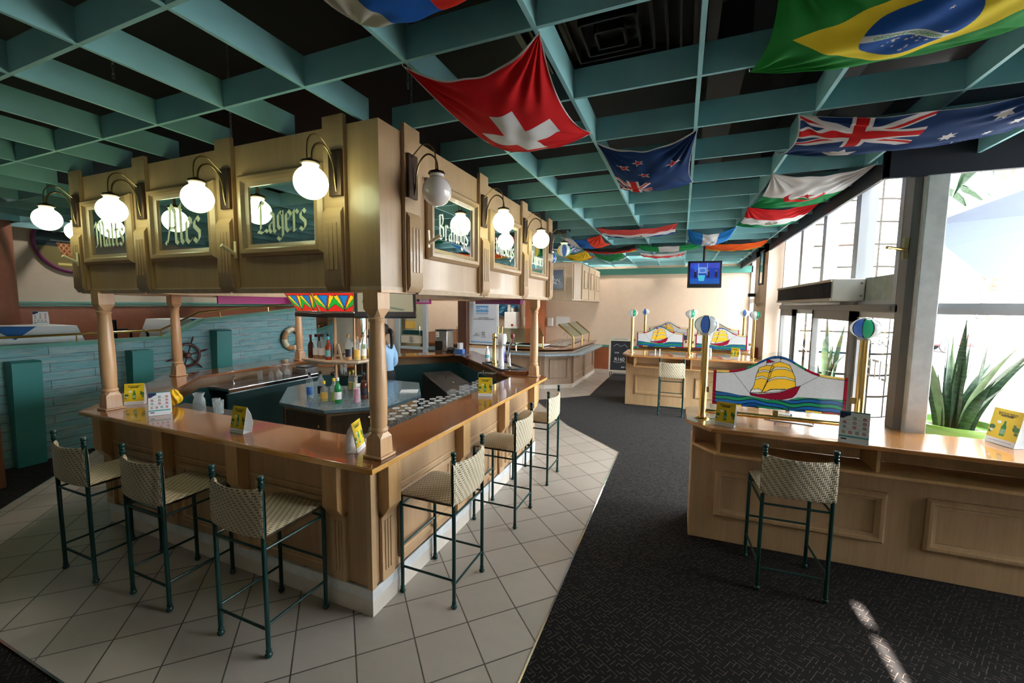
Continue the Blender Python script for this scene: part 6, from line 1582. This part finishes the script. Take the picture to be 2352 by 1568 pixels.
# ---------------------------------------------------------------- person behind the bar
def skinned(name, pts, edges, mat, parent, root=0, sub=2):
    me = bpy.data.meshes.new(name); me.from_pydata([p[0] for p in pts], edges, [])
    o = bpy.data.objects.new(name, me); COL.objects.link(o); o.parent = parent; me.materials.append(MATS[mat])
    md = o.modifiers.new('skin', 'SKIN'); md.use_smooth_shade = True
    for i, p in enumerate(pts):
        r = p[1]; r = r if isinstance(r, tuple) else (r, r)
        me.skin_vertices[0].data[i].radius = r
    me.skin_vertices[0].data[root].use_root = True
    s_ = o.modifiers.new('sub', 'SUBSURF'); s_.levels = sub; s_.render_levels = sub
    return o
def bartender():
    t = thing('person', 'person in a light blue shirt and black trousers standing behind the front column', 'person', (-4.335, 5.27, 0), R(8))
    # local: facing -x, her left side towards the camera is -y
    body = [((0, 0, .95), (.125, .10)), ((0, 0, 1.10), (.125, .10)), ((.0, 0, 1.25), (.14, .11)), ((.01, 0, 1.38), (.12, .095)), ((.0, 0, 1.46), (.05, .05)), ((-.02, 0, 1.54), (.045, .045))]
    P = body+[((0, -.16, 1.40), .058), ((.04, -.21, 1.26), .047), ((.07, -.22, 1.12), .040), ((-.04, -.20, 1.05), .034), ((-.16, -.17, 1.04), .027), ((-.23, -.15, 1.04), (.016, .030)),
            ((0, .16, 1.40), .058), ((.04, .21, 1.26), .047), ((.05, .22, 1.12), .040), ((-.06, .18, 1.06), .034), ((-.18, .12, 1.06), .027), ((-.25, .10, 1.06), (.016, .030)),
            ((0, -.085, .86), .080), ((-.01, -.09, .50), .058), ((.0, -.09, .10), .042), ((-.10, -.095, .035), .034),
            ((0, .085, .86), .080), ((.02, .09, .50), .058), ((.04, .09, .10), .042), ((-.06, .095, .035), .034)]
    E_ = [(0,1),(1,2),(2,3),(3,4),(4,5),(3,6),(6,7),(7,8),(8,9),(9,10),(10,11),(3,12),(12,13),(13,14),(14,15),(15,16),(16,17),(0,18),(18,19),(19,20),(20,21),(0,22),(22,23),(23,24),(24,25)]
    skinned('body', P, E_, 'skin', t)
    sh = [((0, 0, .93), (.18, .155)), ((0, 0, 1.10), (.145, .12)), ((.0, 0, 1.25), (.155, .125)), ((.01, 0, 1.40), (.125, .10)), ((.0, -.165, 1.41), .072), ((.045, -.215, 1.26), .062), ((.075, -.225, 1.12), .055), ((-.04, -.205, 1.055), .045), ((-.12, -.18, 1.05), .038),
          ((.0, .165, 1.41), .072), ((.045, .215, 1.26), .062), ((.055, .225, 1.12), .055), ((-.06, .19, 1.06), .045), ((-.14, .14, 1.06), .038)]
    skinned('shirt', sh, [(0,1),(1,2),(2,3),(3,4),(4,5),(5,6),(6,7),(7,8),(3,9),(9,10),(10,11),(11,12),(12,13)], 'shirt', t)
    tr = [((0, 0, .93), (.16, .145)), ((0, 0, 1.05), (.15, .125)), ((0, -.088, .80), .112), ((-.01, -.09, .50), .075), ((.0, -.09, .10), .062), ((0, .088, .80), .112), ((.02, .09, .50), .075), ((.04, .09, .10), .062)]
    skinned('trousers', tr, [(0,1),(0,2),(2,3),(3,4),(0,5),(5,6),(6,7)], 'black_soft', t)
    MB().lathe([(1e-6, .86), (.15, .86), (.165, .93), (.150, 1.04), (1e-6, 1.05)], seg=24).build('waistband', 'black_soft', t)
    hd = MB(); hd.surf(lambda u, v: ((.085*math.sin(math.pi*v)**.8*math.cos(2*math.pi*u)*(1+.06*math.cos(2*math.pi*u)))*(1 if v > .35 else .82+.18*v/.35)-.03, .070*math.sin(math.pi*v)**.8*math.sin(2*math.pi*u), 1.54+.225*v), 28, 20)
    hd.build('head', 'skin', t, weld=True, sharp=180)
    MB().add([(-.115, -.012, 1.635), (-.115, .012, 1.635), (-.142, 0, 1.625), (-.112, 0, 1.675)], [(0,1,2), (0,2,3), (1,3,2), (0,3,1)]).build('nose', 'skin', t)
    for s_ in (-1, 1):
        MB().sphere((-.103, s_*.03, 1.668), .011, 12, 8).build('eye', 'cap_black', t); MB().sphere((-.03, s_*.075, 1.65), .02, 12, 8).build('ear', 'skin', t)
    MB().tube([(-.108, -.022, 1.593), (-.115, 0, 1.590), (-.108, .022, 1.593)], .005, 6).build('mouth', 'magenta', t)
    h = MB(); h.surf(lambda u, v: (.098*math.sin(math.pi*(.0+.62*v))*math.cos(2*math.pi*u)-.015+.012*math.sin(40*u), .082*math.sin(math.pi*.62*v)*math.sin(2*math.pi*u), 1.665+.118*math.cos(math.pi*.62*v)-(.0 if math.cos(2*math.pi*u) > -.3 else -.05*v)), 32, 12)
    h.build('hair', 'hair', t, weld=True, sharp=180)
    skinned('ponytail', [((.07, 0, 1.70), .03), ((.13, 0, 1.66), .035), ((.14, 0, 1.52), .035), ((.13, -.02, 1.38), .02)], [(0,1),(1,2),(2,3)], 'hair', t)
    for k, s_ in enumerate((-1, 1)):      # fingers
        x0, y0, z0 = (-.25, -.145, 1.04) if s_ < 0 else (-.27, .095, 1.06)
        for i in range(4):
            yy = y0+s_*(-.03+.02*i); L = (.05, .058, .055, .042)[i]
            skinned('finger', [((x0+.02, yy, z0), .009), ((x0-.03, yy, z0-.004), .0085), ((x0-.03-L*.4, yy, z0-.02), .008), ((x0-.02-L*.6, yy, z0-.045), .0065)], [(0,1),(1,2),(2,3)], 'skin', t, 0, 1)
        skinned('thumb', [((x0+.03, y0-s_*.03, z0), .011), ((x0, y0-s_*.055, z0-.01), .010), ((x0-.03, y0-s_*.06, z0-.02), .008)], [(0,1),(1,2)], 'skin', t, 0, 1)
    for s_ in (-1, 1):
        x = -.05 if s_ < 0 else -.01
        MB().surf(lambda u, v: (x-.03+.14*math.cos(2*math.pi*u)*math.sin(math.pi*v)**.6, s_*.092+.048*math.sin(2*math.pi*u)*math.sin(math.pi*v)**.6, .0+.085*v), 20, 10).build('shoe', 'black_soft', t, weld=True, sharp=180)
bartender()

# ---------------------------------------------------------------- outdoors
struct('floor', MB().prism([(1.81, 4.31), (4.71, 4.31), (4.71, -20), (40, -20), (40, 60), (1.81, 60)], -.12, -.06), 'concrete')
path = [(1.98, 10.0), (3.3, 10.0)]+[(3.3+.7*math.sin(R(k*10)), 10.7-.7*math.cos(R(k*10))) for k in range(1, 10)]+[(4.0, 11.2)]
plen = [0.]
for a_, b_ in zip(path[:-1], path[1:]): plen.append(plen[-1]+math.hypot(b_[0]-a_[0], b_[1]-a_[1]))
m = MB(); vs_ = []; uv_ = []; fs_ = []
for k, (p, L_) in enumerate(zip(path, plen)):
    vs_ += [(p[0], p[1], -.06), (p[0], p[1], 4.9)]; uv_ += [(L_, 0), (L_, 4.96)]
    if k: fs_.append((2*k-2, 2*k, 2*k+1, 2*k-1))
m.add(vs_, fs_, uv_)
o = m.build('tiled_wall', 'outdoor_tile', None, sharp=60, recalc=False); md = o.modifiers.new('solid', 'SOLIDIFY'); md.thickness = .12; md.offset = -1
tag(o, 'rounded white tiled wall standing outside the sliding doors', 'wall')
def planter(loc, label, lab2, r, h, n, hl, seed, pot='stone_pot'):
    rs = random.Random(seed)
    t = thing('plant_pot', label, 'plant pot', loc, 0, 'green plant pots outside')
    MB().lathe([(r*.62, 0), (r*.7, .03), (r*.82, h*.5), (r, h-.05), (r*1.05, h-.03), (r*1.05, h), (r*.95, h), (r*.93, h-.06), (.001, h-.07)], seg=36).build('pot', pot, t)
    MB().lathe([(r*.93, h-.07), (.001, h-.05)], seg=24).build('soil', 'soil', t)
    p = thing('snake_plant', lab2, 'plant', (loc[0], loc[1], loc[2]+h-.06), 0, 'snake plants outside')
    for i in range(n):
        a = rs.uniform(0, 6.283); L = hl*rs.uniform(.45, 1.); w = rs.uniform(.028, .048); le = rs.uniform(.05, .55) if i > 2 else rs.uniform(0, .12); b0 = rs.uniform(0, r*.5); tw = rs.uniform(-1, 1)
        dx, dy = math.cos(a), math.sin(a); f0 = rs.uniform(0, 3.14)
        def leaf(u, v, off):
            t_ = v; wd = w*(math.sin(math.pi*min(1, .22+.78*t_))**.7)*(1-t_**6)+.001; ang = f0+tw*t_*1.3; s_ = (u-.5)*2*wd
            x = dx*(b0+L*le*t_**1.5)+math.cos(ang)*s_; y = dy*(b0+L*le*t_**1.5)+math.sin(ang)*s_
            c = .25*wd*(1-(2*u-1)**2)+off
            return (x-math.sin(ang)*c, y+math.cos(ang)*c, L*t_*(1-.25*le*t_)+.01*math.sin(9*t_+i)*0)
        m = MB(); m.surf(lambda u, v: leaf(u, v, 0), 4, 16); m.surf(lambda u, v: leaf(u, v, .004), 4, 16)
        m.build('leaf', 'snake_leaf_pale' if i % 5 == 2 else 'snake_leaf', p, sharp=80)
planter((2.62, 5.55, -.06), 'green round plant pot outside the corner window', 'large snake plant in the green pot outside the corner window', .34, 1.0, 34, 1.25, 5)
planter((2.35, 8.6, -.06), 'lime green plant pot outside the sliding doors', 'snake plant in the lime green pot outside the sliding doors', .28, .92, 14, 1.15, 8)
def palm(x, y, label, r=.32, h=5.2):
    t = thing('palm_tree', label, 'palm tree', (x, y, -.06), 0, 'palm trees along the street')
    pr = [(r*1.3, 0), (r, .2)]+[(r*(1+.06*(k % 2)), .2+k*.12) for k in range(1, int(h/.12)-1)]
    MB().lathe(pr+[(r*.7, h)], seg=20).build('trunk', 'trunk', t)
    sk = MB(); rs = random.Random(int(x*10))
    for k in range(60):
        a = rs.uniform(0, 6.283); z = rs.uniform(1.9, 2.9) if h < 6.5 else h-rs.uniform(.2, 1.2); q = r*1.1
        sk.add([(math.cos(a)*q-math.sin(a)*.06, math.sin(a)*q+math.cos(a)*.06, z), (math.cos(a)*q+math.sin(a)*.06, math.sin(a)*q-math.cos(a)*.06, z), (math.cos(a)*(q+.18), math.sin(a)*(q+.18), z+.16)], [(0, 1, 2)])
    sk.build('bark_skirt', 'trunk', t, flat=True)
    for k in range(16):
        a = k*.393+.1; L = 1.9; m = MB()
        m.surf(lambda u, v: (math.cos(a)*(.1+L*v)+math.sin(a)*(u-.5)*.5*math.sin(math.pi*min(1, v+.05)), math.sin(a)*(.1+L*v)-math.cos(a)*(u-.5)*.5*math.sin(math.pi*min(1, v+.05)), h+.7*v-1.5*v*v-.25*abs(u-.5)), 4, 10)
        m.build('frond', 'snake_leaf', t)
palm(6.75, 12.9, 'stout palm tree trunk seen through the corner window', .36, 6.0)
palm(8.9, 22, 'slender distant palm trunk left of the stout one', .25, 7)
tag(MB().tube([(6.2, 10.3, -.06), (6.55, 10.3, 1.9)], .07, 12).build('street_pole', 'trunk'), 'leaning weathered wooden pole outside near the parking sign', 'pole')
def car(x, y, label, mat):
    t = thing('car', label, 'car', (x, y, -.06), R(0), 'cars parked across the street')
    MB().slab([(-2, .35), (-1.95, .75), (-1.3, .85), (-.8, 1.3), (.7, 1.32), (1.3, .9), (2.0, .78), (2.05, .35)], -.8, .8, 1).build('body', mat, t, bevel=.06)
    MB().slab([(-1.15, .88), (-.75, 1.25), (.62, 1.27), (1.12, .9)], -.82, .82, 1).build('window_glass', 'black_plastic', t)
    for sx in (-1.25, 1.3):
        for sy in (-.75, .75): MB().lathe([(.31, -.1), (.33, -.08), (.33, .08), (.31, .1)], (0, 0, 0), 20, T=Matrix.Translation((sx, sy, .33)) @ Matrix.Rotation(R(90), 4, 'X')).build('wheel', 'black_soft', t)
car(13.2, 27, 'red car parked across the street', 'car_red')
car(8.4, 27.5, 'white car parked across the street, left of the red one', 'dirty_white')
t = thing('clothes_rail', 'street stall rail hung with pink, red and dark clothes', 'clothes rail', (13.5, 20.5, -.06))
MB().tube([(-1.6, 0, 0), (-1.6, 0, 2.3), (1.8, 0, 2.3), (1.8, 0, 0)], .03, 8).build('rail', 'frame_dark', t)
for k in range(14):
    mt = ('magenta', 'magenta', 'red_paint', 'lab_blue', 'skin', 'red_paint', 'black_soft')[k % 7]
    o = MB().slab([(-.09, 0), (.09, 0), (.08, .55), (.02, .72), (-.02, .72), (-.08, .55)], -.05, .05, 1).build('garment', mt); o.location = (12.25+k*.2, 20.5, 1.45); tag(o, ('pink', 'pink', 'red', 'blue', 'tan', 'red', 'black')[k % 7]+' garment hanging on the street stall rail', 'garment', 'garments on the street stall rail')
t = thing('parking_sign', 'blue green parking sign with a white P by the street', 'sign', (10.2, 14.5, 1.2))
MB().box(-.3, -.02, 0, .5, .02, .95).build('board', 'signteal', t); MB().tube([(.1, .03, -1.26), (.1, .03, .9)], .03, 8).build('post', 'frame_grey', t)
text('lettering', 'P', .5, 'card_white', t, face_m((.1, -.022, .65), (1, 0, 0), (0, 0, 1)), .002)
t = thing('shade_sail', 'pale blue canvas awning stretched outside the window', 'awning', (3.5, 6.5, 2.4))
MB().add([(2.35, 5.9, 2.98), (4.2, 5.9, 3.75), (5.5, 7.5, 3.4), (3.3, 6.6, 2.42)], [(0, 1, 2, 3)]).add([(4.2, 5.9, 3.75), (5.5, 7.5, 3.4), (6.5, 6.0, 3.9)], [(0, 1, 2)]).build('canvas', 'shade_blue', t, world=True, flat=True)
MB().tube([(2.3, 5.88, 2.97), (4.3, 5.88, 3.80)], .022, 8).build('pole', 'white_paint', t, world=True)
t = thing('patio_chair', 'grey patio chair back outside the right window', 'chair', (3.55, 5.9, -.06))
MB().surf(lambda u, v: (-.25+.5*u, .05*math.sin(math.pi*u), .75+.35*v), 10, 4).build('backrest', 'frame_dark', t); MB().box(-.25, -.5, .42, .25, 0, .46).build('seat', 'frame_dark', t)
for sx in (-.22, .22):
    for sy in (-.45, 0): MB().tube([(sx, sy, 0), (sx, sy, .8 if sy == 0 else .42)], .015, 8).build('leg', 'chrome', t)

for x, y, p in ((-3.6, 10.9, 22), (-5.4, 10.6, 20), (-8.2, 8.3, 22), (-5.9, 8.4, 20), (-3.4, 8.2, 18), (-.6, 10.4, 20), (.6, 12.2, 16), (-7.4, 10.6, 34), (-5.9, 11.8, 34), (-2.0, 12.2, 16)):
    fill_light(x, y, 3.85, p*.42, 'unseen added downlight in the black void above the rear slats')  # added fill lights where daylight leaves the rear too dark
for y in (1.5, 4.0, 6.5): fill_light(-9.0, y, 3.85, 6, 'unseen added downlight in the black void above the terrace', grp='fill lights added over the terrace')  # added fill lights, brighten the terrace
